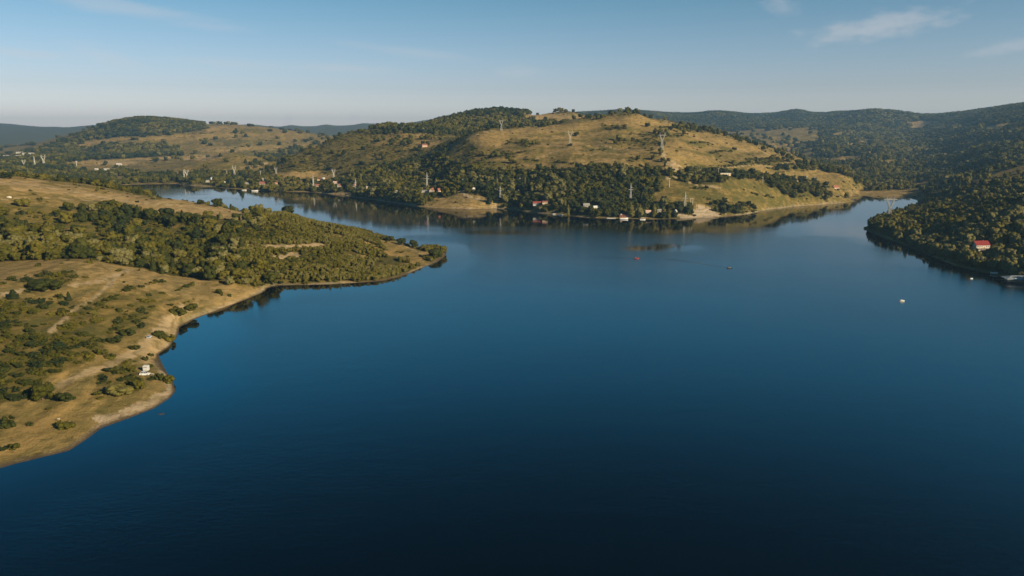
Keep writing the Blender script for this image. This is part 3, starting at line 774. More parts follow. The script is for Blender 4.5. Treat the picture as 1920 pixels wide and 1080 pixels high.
def make_haze():
    m = bpy.data.materials.new("hazy_air")
    m.use_nodes = True
    nt = m.node_tree
    nt.nodes.clear()
    out = nd(nt, 'ShaderNodeOutputMaterial')
    v = nd(nt, 'ShaderNodeVolumePrincipled')
    v.inputs['Color'].default_value = (.36, .66, 1.0, 1)
    v.inputs['Density'].default_value = HAZE
    v.inputs['Anisotropy'].default_value = .2
    nt.links.new(v.outputs[0], out.inputs['Volume'])
    bm = bmesh.new()
    bmesh.ops.create_cube(bm, size=1)
    top, bot = 420.0, -11.0
    for w in bm.verts:
        w.co = (w.co.x * 30000, w.co.y * 30000, top if w.co.z > 0 else bot)
    me = bpy.data.meshes.new("haze")
    bm.to_mesh(me); bm.free()
    me.materials.append(m)
    o = bpy.data.objects.new("haze", me)
    COL.objects.link(o)
    o['kind'] = 'stuff'


HAZE = 5.8e-5
make_haze()


# ------------------------------------------------------------------ vegetation
def foliage_material():
    m, nt, bs, out = new_mat("leaves")
    L = nt.links.new
    at = nd(nt, 'ShaderNodeAttribute', attribute_name="tint", attribute_type='INSTANCER')
    tc = nd(nt, 'ShaderNodeTexCoord')
    n = noise_n(nt, tc.outputs['Object'], 5.0, 3, .6)
    cr = nd(nt, 'ShaderNodeValToRGB')
    e = cr.color_ramp.elements
    e[0].position, e[0].color = 0.0, (.013, .023, .008, 1)
    e[1].position, e[1].color = 1.0, (.130, .120, .044, 1)
    for p, c in ((.33, (.037, .042, .005, 1)), (.66, (.100, .086, .009, 1))):
        x = e.new(p); x.color = c
    f = math_n(nt, 'ADD', at.outputs['Fac'], math_n(nt, 'MULTIPLY_ADD', n, .5, -.25), clamp=True)
    L(f, cr.inputs['Fac'])
    L(cr.outputs[0], bs.inputs['Base Color'])
    bs.inputs['Roughness'].default_value = .75
    bs.inputs['Specular IOR Level'].default_value = .15
    return m


def bark_material():
    m, nt, bs, out = new_mat("bark")
    tc = nd(nt, 'ShaderNodeTexCoord')
    n = noise_n(nt, tc.outputs['Object'], 14.0, 4, .6)
    nt.links.new(mix_rgb(nt, n, (.05, .035, .022), (.16, .12, .085)), bs.inputs['Base Color'])
    bs.inputs['Roughness'].default_value = .9
    return m


LEAF, BARK = foliage_material(), bark_material()


def crown_mesh(kind, seed):
    """unit crown: about 1 wide and 1 tall, its foot at z = 0"""
    rnd = random.Random(seed)
    bm = bmesh.new()
    lobes = []
    if kind == 'broadleaf':
        lobes.append((Vector((0, 0, .52)), .33, .33))
        for k in range(18):
            a = k * 2.4 + rnd.uniform(-.4, .4)
            h = rnd.uniform(.22, .84)
            q = .34 * math.sqrt(max(.05, 1 - ((h - .45) / .5) ** 2)) * rnd.uniform(.75, 1.15)
            r = rnd.uniform(.09, .19)
            lobes.append((Vector((q * math.cos(a), q * math.sin(a), h)), r, r * rnd.uniform(.75, 1.05)))
    elif kind == 'poplar':
        for k in range(9):
            h = .12 + k * .1
            w = .36 * math.sin(PI * min(1, h * .9 + .12)) ** .7
            a = rnd.uniform(0, 6.3)
            lobes.append((Vector((.1 * math.cos(a), .1 * math.sin(a), h)), w * rnd.uniform(.8, 1.1), .12))
    elif kind == 'conifer':
        for k in range(8):
            h = .1 + k * .105
            w = .47 * (1 - h) + .05
            lobes.append((Vector((rnd.uniform(-.03, .03), rnd.uniform(-.03, .03), h)), w * rnd.uniform(.85, 1.1), .085))
    else:   # bush
        lean = rnd.uniform(0, 6.3)
        for k in range(24):
            a = k * 2.4 + rnd.uniform(-.6, .6)
            q = .42 * math.sqrt(rnd.random())
            r = rnd.uniform(.07, .19)
            top_ = (.78 + .25 * math.cos(a - lean)) * (1 - 1.3 * q * q)
            lobes.append((Vector((q * math.cos(a), q * math.sin(a), rnd.uniform(.1, 1) * top_ * .85)), r, r * rnd.uniform(.9, 1.7)))
    for c, r, rz in lobes:
        g = bmesh.ops.create_icosphere(bm, subdivisions=2, radius=1)
        for v in g['verts']:
            d = v.co.copy()
            p = Vector((c.x + d.x * r, c.y + d.y * r, c.z + d.z * rz))
            k = 1 + .38 * mnoise.noise(p * 8 + Vector((seed, 0, 0))) + .34 * mnoise.noise(p * 21)
            v.co = Vector((c.x + d.x * r * k, c.y + d.y * r * k, max(.0, c.z + d.z * rz * k)))
    for f in bm.faces:
        f.smooth = True
    # leaf sprays standing off the surface
    for _ in range(1000 if kind != 'conifer' else 600):
        c, r, rz = lobes[rnd.randrange(len(lobes))]
        d = Vector((rnd.gauss(0, 1), rnd.gauss(0, 1), rnd.gauss(.25, 1))).normalized()
        k = rnd.uniform(.92, 1.30)
        p = Vector((c.x + d.x * r * k, c.y + d.y * r * k, c.z + d.z * rz * k))
        if p.z < .02:
            continue
        nrm = (d + Vector((rnd.gauss(0, .45), rnd.gauss(0, .45), rnd.gauss(.1, .45)))).normalized()
        t = nrm.orthogonal().normalized()
        t.rotate(Matrix.Rotation(rnd.uniform(0, 6.3), 3, nrm))
        b = nrm.cross(t)
        s = rnd.uniform(.018, .046)
        vs = [bm.verts.new(p + t * (s * x) + b * (s * y) + nrm * (s * z)) for x, y, z in
              ((-1, -.5, 0), (.3, -.9, -.2), (1, .2, 0), (.2, .9, -.25), (-.8, .6, .1))]
        bm.faces.new(vs)
    me = bpy.data.meshes.new("crown")
    bm.to_mesh(me); bm.free()
    me.materials.append(LEAF)
    return me


def trunk_mesh(seed, h=.45, r=.035):
    rnd = random.Random(seed)
    bm = bmesh.new()

    def limb(p0, p1, r0, r1, n=7):
        ax = (p1 - p0).normalized(); u = ax.orthogonal().normalized(); w = ax.cross(u)
        a = [bm.verts.new(p0 + (u * math.cos(2 * PI * k / n) + w * math.sin(2 * PI * k / n)) * r0) for k in range(n)]
        b = [bm.verts.new(p1 + (u * math.cos(2 * PI * k / n) + w * math.sin(2 * PI * k / n)) * r1) for k in range(n)]
        for k in range(n):
            bm.faces.new((a[k], a[(k + 1) % n], b[(k + 1) % n], b[k]))
        bm.faces.new(b)
    top = Vector((rnd.uniform(-.03, .03), rnd.uniform(-.03, .03), h))
    limb(Vector((0, 0, -.12)), top, r, r * .6)
    for k in range(5):
        a = k * 1.26 + rnd.uniform(-.3, .3)
        z = rnd.uniform(.25, .95)
        limb(top * z, top * z + Vector((.24 * math.cos(a), .24 * math.sin(a), .2)), r * .5, r * .2, 5)
    me = bpy.data.meshes.new("trunk")
    bm.to_mesh(me); bm.free()
    me.materials.append(BARK)
    return me


KINDS = ['broadleaf'] * 5 + ['poplar'] * 2 + ['conifer'] * 2 + ['bush'] * 4
CROWNS = [crown_mesh(k, 11 + i * 7) for i, k in enumerate(KINDS)]
TRUNKS = {'broadleaf': trunk_mesh(3), 'poplar': trunk_mesh(5, .8, .03), 'conifer': trunk_mesh(7, .9, .03), 'bush': trunk_mesh(9, .3, .03)}
OBNAME = {'broadleaf': 'broadleaf_tree', 'poplar': 'poplar_tree', 'conifer': 'conifer_tree', 'bush': 'bush'}
proto_col = bpy.data.collections.new("tree_crowns")
COL.children.link(proto_col)
proto_crown = {}


def add_tree(ix, x, y, z, d, h, rot, tint, label, group=None):
    kind = KINDS[ix]
    t = bpy.data.objects.new(OBNAME[kind], None)
    t.empty_display_size = .5
    t.location = (x, y, z)
    t.rotation_euler = (0, 0, rot)
    t.scale = (d, d, h)
    COL.objects.link(t)
    t['label'] = label
    t['category'] = 'bush' if kind == 'bush' else 'tree'
    if group:
        t['group'] = group
    c = bpy.data.objects.new("foliage" if kind == 'bush' else "crown", CROWNS[ix])
    c.parent = t
    c['tint'] = float(tint)
    COL.objects.link(c)
    k = bpy.data.objects.new("stem" if kind == 'bush' else "trunk", TRUNKS[kind])
    k.parent = t
    COL.objects.link(k)
    if ix not in proto_crown:
        proto_crown[ix] = c
    return t


rng = np.random.default_rng(7)


def scatter(spacing, az0, az1, r0, r1, chan, seed):
    """jittered points on the land, kept in proportion to the cover there"""
    g = np.random.default_rng(seed)
    xs, ys = [], []
    r = r0
    while r < r1:
        s = spacing(r)
        nn = max(1, int((az1 - az0) * r / s))
        a = az0 + (np.arange(nn) + g.random(nn) * 2.2) / nn * (az1 - az0)
        rr = r + (g.random(nn) - .5) * s * 2.6
        xs.append(rr * np.sin(a)); ys.append(rr * np.cos(a))
        r += s
    x, y = np.concatenate(xs), np.concatenate(ys)
    dens = sample(COVER[..., chan], x, y)
    z = sample(GZ, x, y)
    clump = fbm(x / 38, y / 38, 3, seed + 5)
    keep = (g.random(len(x)) < np.clip(dens * (1 + (clump - .5) * np.where(dens < .8, 4.0, 1.2)), 0, 1)) & (z > .15)
    x, y, z = x[keep], y[keep], z[keep]
    r = np.hypot(x, y)
    hor = sample(HORI, x * .985, y * .985)
    vis = (z + 12 - CAM_H) / r > hor - 14 / r
    return x[vis], y[vis], z[vis], r[vis], dens[keep][vis]


T = []      # x, y, z, d, h, ix, tint, rot
# woods
x, y, z, r, dn = scatter(lambda r: 2.7 if r < 960 else min(max(5.6, r * .0046), 34), -.70, .74, 560, 7200, 2, 101)
px, py = project(x, y, z)
n = len(x)
u = rng.random((n, 6))
nz = fbm(x / 60, y / 60, 3, 3); nz2 = fbm(x / 130, y / 130, 3, 8)
right = (px > 1560) & (y < 1900)
headland = (y < 1000) & (px < 900)
low = headland & (px + (py - 440) * .2 > 455 + (fbm(x / 30, y / 30, 3, 12) - .5) * 190)
d = 7.0 + 4.0 * u[:, 0] + (u[:, 1] > .9) * 3
d = np.where(right, 6.5 + 6.5 * u[:, 0] ** 1.4, d)
d = np.where(headland, 4.2 + 8.5 * u[:, 0] ** 2.4, d)
d = np.where(low, 2.4 + 4.2 * u[:, 0] ** 2.5, d)
sp = np.where(headland, np.where(low, 2.4, 4.4), np.clip(r * .0046, 5.6, 34))
d = np.maximum(d, sp * (1.05 + .45 * u[:, 0]))
h = d * (.72 + .4 * u[:, 2]); h = np.where(right, d * (.8 + .4 * u[:, 2]), h); h = np.where(low, 2.0 + 2.6 * nz + .9 * u[:, 2], h)
h = np.minimum(h, 17)
ix = rng.integers(0, 5, n)
con = (u[:, 3] < .05) | ((r > 2400) & (u[:, 3] < .25) & (px > 1100))
ix = np.where(con, 7 + (u[:, 4] > .5), ix)
h = np.where(con, np.minimum(h * 1.25, 18), h); d = np.where(con & (r < 2000), d * .7, d)
thin = (right & (r < 960) & (u[:, 1] < .80)) | (headland & ~low & (u[:, 1] < .66))
pop = (right & (u[:, 3] > .96)); ix = np.where(pop, 5 + (u[:, 4] > .5), ix); d = np.where(pop, d * .6, d)
tint = np.clip(.38 + (nz2 - .5) * .9 + (u[:, 5] - .5) * .5, .02, .95)
tint = np.where(con, tint * .35, tint)
pale = (nz > .56) & (u[:, 1] > .84)
tint = np.where(pale & ~low, .8 + .18 * u[:, 5], tint)
tint = np.where(low, np.clip(.52 + (nz - .5) * .7 + (u[:, 5] - .5) * .5, 0, .8), tint)
tint = np.where((px > 1560) & ~con, np.clip(tint + .10 + (u[:, 1] > .6) * .25, 0, 1), tint)  # right side crowns get sunlight put into their leaf tint, some more than others
tint = np.where(headland, np.clip(tint + .10, 0, 1), tint)
T.append(np.stack([x, y, z, d, h, ix, tint, u[:, 4] * 6.28], 1)[~thin])
# bushes
for sp_f, r0, r1, seed in ((lambda r: 3.3, 200, 640, 201), (lambda r: max(4.6, r * .0040), 640, 3600, 202)):
    x, y, z, r, dn = scatter(sp_f, -.70, .70, r0, r1, 3, seed)
    n = len(x)
    u = rng.random((n, 6))
    d = 2.0 + 4.0 * u[:, 0] ** 2 + np.where(r > 640, .6, 0)
    d = np.where(dn > .3, np.maximum(d, np.clip(r * .0034, 0, 9) * (.7 + .6 * u[:, 0])), d)
    h = d * (.42 + .28 * u[:, 2])
    ix = rng.integers(9, 13, n)
    h = np.where((r > 1200) & (dn > .6), h * .62, h)
    tint = np.clip(np.where((r > 1200) & (dn > .4), .66, .38) + (fbm(x / 25, y / 25, 3, 4) - .5) * .9 + (u[:, 5] - .5) * .4, .02, .9)
    T.append(np.stack([x, y, z, d, h, ix, tint, u[:, 4] * 6.28], 1))
# hedges and bushes along the terraces
gh = np.random.default_rng(77)
for pts in HEDGES:
    q = [ground(*p) for p in pts]
    for (ax, ay, _a), (bx, by, _b) in zip(q, q[1:]):
        ln = math.hypot(bx - ax, by - ay)
        dd = math.hypot(ax, ay)
        k = int(ln / max(2.6, dd * .0026)) + 1
        f = gh.random(k)
        wob = (gh.random((k, 2)) - .5) * max(3., dd * .004)
        hx_, hy_ = ax + (bx - ax) * f + wob[:, 0], ay + (by - ay) * f + wob[:, 1]
        hd = (1.6 + 3.2 * gh.random(k) ** 2) * (1 + dd / 3000)
        T.append(np.stack([hx_, hy_, sample(GZ, hx_, hy_), hd, hd * (.5 + .3 * gh.random(k)), gh.integers(9, 13, k), .2 + .4 * gh.random(k), gh.random(k) * 6.28], 1))
# tussocks on the near pasture
x, y, z, r, dn = scatter(lambda r: 2.1, -.70, -.1, 200, 640, 0, 301)
k = (sample(COVER[..., 1], x, y) < .25) & (rng.random(len(x)) < .42)
x, y, z = x[k], y[k], z[k]
n = len(x)
u = rng.random((n, 4))
d = .5 + 1.3 * u[:, 0] ** 2
T.append(np.stack([x, y, z, d, d * (.35 + .3 * u[:, 1]), rng.integers(9, 13, n), .45 + .5 * u[:, 2], u[:, 3] * 6.28], 1))
T = np.concatenate(T)
print("plants:", len(T))

# places in the photograph where a tree or a bush stands apart: foot x, y, width and height in metres, kind, tint, label
SINGLE = [
    (14, 799, 6.5, 4.6, 'bush', .22, 'lone dark bush on the dry shore grass at the bottom left edge'),
    (124, 802, 6.6, 4.0, 'bush', .45, 'yellowish bush alone on the grass just above the bottom left shore'),
    (80, 752, 9.6, 9.2, 'broadleaf', 0.38, 'bright green round tree at the lower end of the dense near scrub'),
    (124, 750, 8.0, 4.8, 'bush', .2, 'dark bush beside the bright green round tree on the near bank'),
    (224, 738, 12.5, 6.5, 'bush', .85, 'big grey-brown bush at the lower end of the thicket beside the track'),
    (258, 728, 6.5, 5.0, 'bush', .5, 'olive bush just left of the white car on the point'),
    (184, 740, 3.6, 2.6, 'bush', .45, 'small olive bush at the track edge left of the grey-brown bush'),
    (300, 713, 5.0, 4.4, 'bush', .3, 'dark bush right of the white car on the point'),
    (315, 717, 5.6, 4.2, 'bush', .5, 'bush at the water edge on the point beyond the white car'),
    (282, 712, 3.2, 2.0, 'bush', .2, 'small brown bush in front of the white car'),
    (281, 688, 3.4, 2.8, 'bush', .3, 'small bush behind the pale caravan on the point'),
    (273, 676, 3.8, 3.0, 'bush', .28, 'dark bush between the pale caravan and the track'),
    (283, 668, 3.4, 2.6, 'bush', .35, 'small round bush above the shore notch by the caravan'),
    (300, 633, 7.4, 4.8, 'bush', .3, 'wide bush right of the silver parked car'),
    (318, 640, 8.0, 5.2, 'bush', .6, 'yellow green bush on the shore right of the silver parked car'),
    (265, 614, 4.2, 3.8, 'bush', .12, 'dark round bush above the silver parked car beside the track'),
    (240, 628, 9.0, 4.6, 'bush', .25, 'wide dark bush left of the track opposite the silver parked car'),
    (214, 642, 8.2, 5.2, 'bush', .18, 'dark bush lower left of the silver parked car across the track'),
    (190, 664, 6.0, 4.2, 'bush', .4, 'olive bush above the track in the middle of the near slope'),
    (222, 606, 6.0, 3.4, 'bush', .28, 'low bush on the open slope above the track'),
    (252, 655, 6.2, 3.6, 'bush', .3, 'dark bush at the upper end of the thicket beside the track'),
    (335, 590, 11.0, 5.6, 'bush', .4, 'broad olive bush near the shore where the bank narrows'),
    (357, 582, 9.0, 6.0, 'bush', .38, 'tall olive bush at the right end of the shore thicket'),
    (80, 545, 16.0, 8.6, 'broadleaf', 0.22, 'wide dark tree clump below the bare brow on the left'),
    (104, 543, 11.0, 6.5, 'broadleaf', 0.25, 'smaller dark tree at the right end of the clump below the brow'),
    (129, 563, 4.0, 6.0, 'conifer', 0.15, 'small dark conifer on the open slope below the brow'),
    (25, 560, 7.5, 6.0, 'conifer', 0.10, 'dark conifer beside the footpath at the left edge'),
    (304, 514, 4.6, 6.0, 'conifer', 0.30, 'small green conifer standing on the bare brow'),
    (412, 551, 5.0, 5.0, 'bush', .35, 'bush on the bare shore grass before the bay'),
    (430, 556, 3.2, 2.2, 'bush', .3, 'small bush near the end of the bare shore spit'),
    (376, 381, 9.0, 7.0, 'broadleaf', 0.20, 'left and smaller of two trees on the headland crest against the water'),
    (408, 385, 13.0, 12.0, 'broadleaf', 0.20, 'bigger of two dark trees on the headland crest against the water'),
    (540, 401, 15.0, 12.5, 'broadleaf', 0.18, 'dark domed tree on the headland crest standing against the water'),
    (753, 462, 11.0, 8.6, 'broadleaf', 0.12, 'dark leaning tree above the meadow near the headland tip'),
    (775, 466, 8.5, 9.4, 'broadleaf', 0.14, 'dark round tree between the meadow and the headland tip'),
    (731, 455, 11.0, 7.0, 'broadleaf', 0.30, 'olive tree at the upper corner of the headland meadow'),
    (816, 484, 14.0, 10.5, 'broadleaf', 0.22, 'spreading dark tree at the tip of the headland'),
    (830, 477, 8.6, 10.0, 'broadleaf', 0.60, 'pale olive tree outermost on the headland tip'),
    (370, 452, 17.0, 15.0, 'conifer', 0.06, 'very dark broad tree standing out of the headland wood'),
    (336, 450, 10.0, 8.5, 'broadleaf', 0.05, 'small very dark tree left of the broad dark one in the headland wood'),
    (255, 430, 12.0, 13.0, 'broadleaf', 0.70, 'pale grey-green tree at the top left of the headland wood'),
    (282, 478, 13.0, 13.0, 'broadleaf', 0.71, 'pale grey-green round tree in the lower headland wood left of the biggest one'),
    (338, 490, 14.0, 11.5, 'broadleaf', 0.77, 'biggest pale silvery tree in the lower headland wood'),
    (368, 494, 11.0, 9.0, 'broadleaf', 0.74, 'pale tree adjoining the biggest silvery tree on its right'),
    (434, 500, 11.0, 11.0, 'broadleaf', 0.63, 'pale olive tree between the big silvery tree and the bay'),
    (486, 512, 14.0, 13.0, 'broadleaf', 0.57, 'large olive tree above the head of the bay'),
    (446, 525, 14.0, 11.0, 'broadleaf', 0.60, 'olive tree behind the bare shore spit at the bay'),
    (510, 532, 13.0, 12.0, 'broadleaf', 0.38, 'green tree at the water edge inside the bay'),
    (150, 445, 14.0, 11.0, 'broadleaf', 0.67, 'pale round tree at the left of the headland wood'),
    (125, 420, 13.0, 12.0, 'broadleaf', 0.64, 'pale tree under the tan crest at the left of the headland'),
    (100, 405, 9.0, 6.0, 'bush', .2, 'dark round bush under the tan crest at the left'),
    (37, 402, 7.0, 5.0, 'bush', .15, 'dark round bush on the open grass below the tan crest'),
    (12, 334, 13.0, 8.5, 'broadleaf', 0.10, 'dark tree clump on the tan crest at the left edge'),
    (1075, 215, 13.0, 12.0, 'broadleaf', 0.12, 'lone tree on the far skyline right of the tan summit field'),
    (1008, 207, 12.0, 8.0, 'broadleaf', 0.12, 'lone tree on the skyline at the top of the tan summit field'),
    (888, 216, 13.0, 13.0, 'broadleaf', 0.15, 'dark tree sticking up at the left end of the summit wood'),
    (950, 207, 15.0, 15.0, 'broadleaf', 0.12, 'tallest dark tree on top of the summit wood'),
    (1214, 238, 13.0, 9.0, 'broadleaf', 0.20, 'lone dark bush-like tree on the right shoulder of the tan hill'),
    (1258, 245, 14.0, 11.0, 'broadleaf', 0.20, 'dark tree on the right flank of the tan hill below the peak'),
    (1081, 256, 12.0, 10.0, 'broadleaf', 0.25, 'dark tree right behind the middle hill pylon'),
    (1069, 273, 10.0, 5.0, 'bush', .1, 'dark bush at the foot of the middle hill pylon'),
    (1010, 320, 13.0, 13.0, 'broadleaf', 0.12, 'dark tree below the tan slope ahead of the central wood'),
    (1467, 293, 14.0, 12.0, 'broadleaf', 0.15, 'lone dark tree on the right ridge line of the tan hill'),
    (1496, 308, 15.0, 12.0, 'broadleaf', 0.15, 'dark tree lower down on the right ridge line of the tan hill'),
    (1480, 301, 9.0, 7.0, 'broadleaf', 0.20, 'small tree between the two dark ridge trees on the tan hill'),
    (1325, 353, 6.5, 6.0, 'bush', .1, 'lone dark bush on the yellow slope below the lower wood'),
    (1376, 281, 12.0, 7.0, 'bush', .2, 'dark bush on the middle of the tan right slope'),
    (1183, 408, 12.0, 20.0, 'poplar', .8, 'broad pale poplar at the shore above the orange boathouse'),
    (1200, 405, 7.0, 17.0, 'poplar', .82, 'slim pale poplar right of the broad one by the orange boathouse'),
    (1226, 408, 8.5, 19.0, 'poplar', .75, 'pointed poplar right of the white lake house'),
    (1244, 404, 8.0, 13.0, 'poplar', .85, 'short pale poplar beside the grey cabin at the shore'),
    (1254, 410, 7.5, 15.0, 'poplar', .6, 'green poplar rightmost in the lakeside row'),
    (1059, 392, 5.0, 16.0, 'poplar', .75, 'thin poplar poking out of the shore trees in front of the dark wood'),
    (1065, 405, 5.6, 17.0, 'poplar', .85, 'thin silvery poplar leaning over the far shore'),
    (977, 395, 9.0, 12.0, 'broadleaf', 0.70, 'silvery willow at the end of the tan meadow on the far shore'),
    (453, 352, 12.0, 22.0, 'poplar', .25, 'tall dark green poplar mirrored in the inlet at the left village'),
    (1728, 358, 12.0, 13.0, 'broadleaf', 0.62, 'left of two pale round trees at the dark edge of the inlet meadow'),
    (1744, 362, 11.0, 13.0, 'broadleaf', 0.62, 'right of two pale round trees at the dark edge of the inlet meadow'),
    (1815, 451, 17.0, 13.0, 'broadleaf', 0.67, 'sunlit yellow green tree just above the red roofed house'),
    (1790, 437, 22.0, 18.0, 'broadleaf', 0.63, 'large sunlit crown on the right bank above the red roofed house'),
    (1760, 420, 18.0, 15.0, 'broadleaf', 0.56, 'sunlit tree on the shoulder of the right bank'),
    (1705, 404, 15.0, 14.0, 'broadleaf', 0.40, 'round tree standing against the water near the right bank pylon'),
    (1690, 408, 10.0, 14.0, 'conifer', 0.30, 'spruce standing against the water beside the right bank pylon'),
    (1640, 425, 9.0, 14.0, 'broadleaf', 0.10, 'dark tree at the very tip of the right bank'),
    (1775, 475, 13.0, 11.0, 'broadleaf', 0.55, 'round green crown left of the red roofed house above the water'),
    (1797, 482, 10.0, 9.0, 'broadleaf', 0.50, 'smaller round crown lower left of the red roofed house'),
    (1830, 480, 6.0, 8.0, 'conifer', 0.50, 'narrow bush-like tree under the red roofed house'),
    (1795, 250, 14.0, 19.0, 'poplar', .35, 'tall poplar in the row on the right hillside beside the tan field'),
    (1813, 250, 14.0, 19.0, 'poplar', .35, 'tall poplar ending the row next to the tan hillside field'),
]
# those on a crest: how far ahead the crest lies
ON_CREST = {376: 884, 408: 886, 540: 866, 753: 802, 775: 796, 731: 812, 1075: 2590, 1008: 2600, 888: 2550, 950: 2600, 12: 855}
W2KIND = {'broadleaf': range(0, 5), 'poplar': range(5, 7), 'conifer': range(7, 9), 'bush': range(9, 13)}
rs = random.Random(5)
# clear the scatter where a single plant or a built thing stands
CLEAR = [(272, 704, 8), (273, 694, 6), (280, 634, 6), (286, 704, 3), (1842, 471, 14), (1913, 512, 6), (1172, 408, 9), (1358, 329, 12), (1568, 355, 10),
         (388, 343, 9), (396, 338, 7), (421, 344, 6), (463, 347, 9), (492, 347, 12), (494, 340, 7), (517, 347, 7), (597, 339, 9), (606, 337, 6), (595, 351, 9), (629, 346, 9), (635, 352, 9), (664, 352, 7),
         (688, 355, 6), (743, 363, 6), (797, 363, 10), (810, 361, 9), (824, 361, 8), (888, 357, 6), (1007, 386, 11), (1022, 383, 7), (1100, 389, 8), (1117, 392, 9), (1215, 402, 9), (1238, 398, 7), (1268, 399, 6), (796, 276, 12), (173, 333, 9)]
for px_, py_, q in CLEAR:
    gx, gy, gz = ground(px_, py_)
    f = math.hypot(gx, gy)
    fx, fy = gx / f, gy / f
    al = T[:, 0] * fx + T[:, 1] * fy
    ac = np.abs(T[:, 0] * fy - T[:, 1] * fx)
    T = T[~((np.hypot(T[:, 0] - gx, T[:, 1] - gy) < q * .8))]
    # only low growth stands between it and the open water
    al = T[:, 0] * fx + T[:, 1] * fy
    ac = np.abs(T[:, 0] * fy - T[:, 1] * fx)
    su = (T[:, 0] - gx) * math.sin(SUN_AZ) + (T[:, 1] - gy) * math.cos(SUN_AZ)
    sc = np.abs((T[:, 0] - gx) * math.cos(SUN_AZ) - (T[:, 1] - gy) * math.sin(SUN_AZ))
    T = T[~((sc < q * .7) & (su > 0) & (su < 42) & (T[:, 4] > su * .3 + 1))]
    al = T[:, 0] * fx + T[:, 1] * fy
    ac = np.abs(T[:, 0] * fy - T[:, 1] * fx)
    cor = (ac < q * .7) & (al < f) & (al > f - 140)
    room = CAM_H + (gz + 1.9 - CAM_H) * al / f - T[:, 2]
    T[cor, 4] = np.minimum(T[cor, 4], np.maximum(room[cor], .1))
    T[cor, 3] = np.minimum(T[cor, 3], T[cor, 4] * 1.5 + 1)
    T = T[T[:, 4] > 1.2]
placed = []
for (px_, py_, w_, h_, k_, t_, lab) in SINGLE:
    gx, gy, gz = ground(px_, py_)
    yy = ON_CREST.get(px_)
    if yy:
        gx, gy, _z = atY(px_, py_, yy)
        gz = max(.2, height(gx, gy))
    placed.append((gx, gy, gz, w_, h_, rs.choice(list(W2KIND[k_])), t_, lab))
for (gx, gy, gz, w_, h_, *_r) in placed:
    T = T[np.hypot(T[:, 0] - gx, (T[:, 1] - gy)) > (w_ + T[:, 3]) * .38]

# where a plant of the masses stands: box in the photograph, nearest / farthest distance, words
PLACES = [
    ((185, 660, 262, 760), 0, 560, 'in the thicket between the track and the white car'),
    ((262, 640, 345, 740), 0, 560, 'on the shore point around the white car'),
    ((-200, 690, 185, 790), 0, 560, 'at the lower edge of the dense near scrub'),
    ((-200, 620, 60, 690), 0, 560, 'in the dense near scrub at the left edge'),
    ((60, 620, 200, 690), 0, 560, 'in the dense near scrub above the dirt track'),
    ((-200, 540, 75, 620), 0, 600, 'in the scrub by the footpath below the brow'),
    ((75, 560, 180, 640), 0, 600, 'along the pale footpath across the near slope'),
    ((180, 540, 290, 660), 0, 600, 'on the open slope above the silver parked car'),
    ((290, 560, 400, 640), 0, 600, 'along the near shore beyond the silver parked car'),
    ((-200, 480, 500, 580), 0, 640, 'on the bare tan brow before the headland wood'),
    ((-200, 740, 400, 1000), 0, 640, 'on the dry grass by the bottom left shore'),
    ((-200, 480, 160, 545), 600, 1100, 'at the left end of the wood behind the brow'),
    ((160, 470, 330, 545), 560, 1100, 'in the lower headland wood behind the brow middle'),
    ((330, 470, 480, 550), 560, 1100, 'in the lower headland wood left of the bay'),
    ((480, 490, 640, 550), 560, 1100, 'above the water in the headland bay'),
    ((640, 470, 860, 550), 560, 1100, 'on the shore slope below the headland meadow'),
    ((-200, 400, 150, 490), 560, 1100, 'in the open headland wood below the left tan crest'),
    ((150, 390, 330, 475), 560, 1100, 'in the upper headland wood under the tan meadow band'),
    ((330, 385, 480, 475), 560, 1100, 'in the upper headland wood below the meadow band end'),
    ((480, 385, 600, 462), 560, 1100, 'on the headland crest above the pale track'),
    ((480, 460, 640, 495), 560, 1100, 'just below the pale track across the headland'),
    ((600, 400, 720, 475), 560, 1100, 'on the headland slope left of the meadow'),
    ((700, 430, 860, 500), 560, 1100, 'around the meadow at the headland tip'),
    ((-200, 300, 480, 410), 650, 1400, 'on the tan crest of the left headland'),
    ((1600, 380, 1720, 470), 600, 1300, 'on the dark right bank point under the pylon'),
    ((1700, 440, 1850, 530), 560, 1000, 'on the dark shore left of the red roofed house'),
    ((1850, 440, 2100, 560), 500, 1000, 'around the boathouse on the dark bank at right'),
    ((1700, 380, 1830, 450), 600, 1300, 'on the right bank above the dark point'),
    ((1830, 370, 2100, 450), 500, 1300, 'on the right bank above the red roofed house'),
    ((1600, 320, 1760, 385), 900, 2600, 'by the inlet meadow below the right hillside'),
    ((1700, 200, 2100, 390), 900, 2600, 'on the wooded right hillside'),
]


def place_words(px, py, Y):
    for (x0, y0, x1, y1), a, b, wds in PLACES:
        if x0 <= px <= x1 and y0 <= py <= y1 and a <= Y <= b:
            return wds
    return None


def plant_label(kind, tint, d, px, py, Y):
    tone = 'dark green' if tint < .22 else 'olive green' if tint < .5 else 'yellow green' if tint < .72 else 'pale grey green'
    size = ('small', 'middling', 'large')[int(d > (4.0 if kind == 'bush' else 7)) + int(d > (5.2 if kind == 'bush' else 10))]
    nm = {'broadleaf': 'broadleaf tree', 'poplar': 'poplar', 'conifer': 'conifer', 'bush': 'bush'}[kind]
    w = place_words(px, py, Y)
    if w is None:
        return None, None
    return f"{size} {tone} {nm} {w}", f"{'bushes' if kind == 'bush' else 'trees'} {w}"


for (gx, gy, gz, w_, h_, i_, t_, lab) in placed:
    add_tree(i_, gx, gy, gz - .15, w_, h_, rs.uniform(0, 6.28), t_, lab)

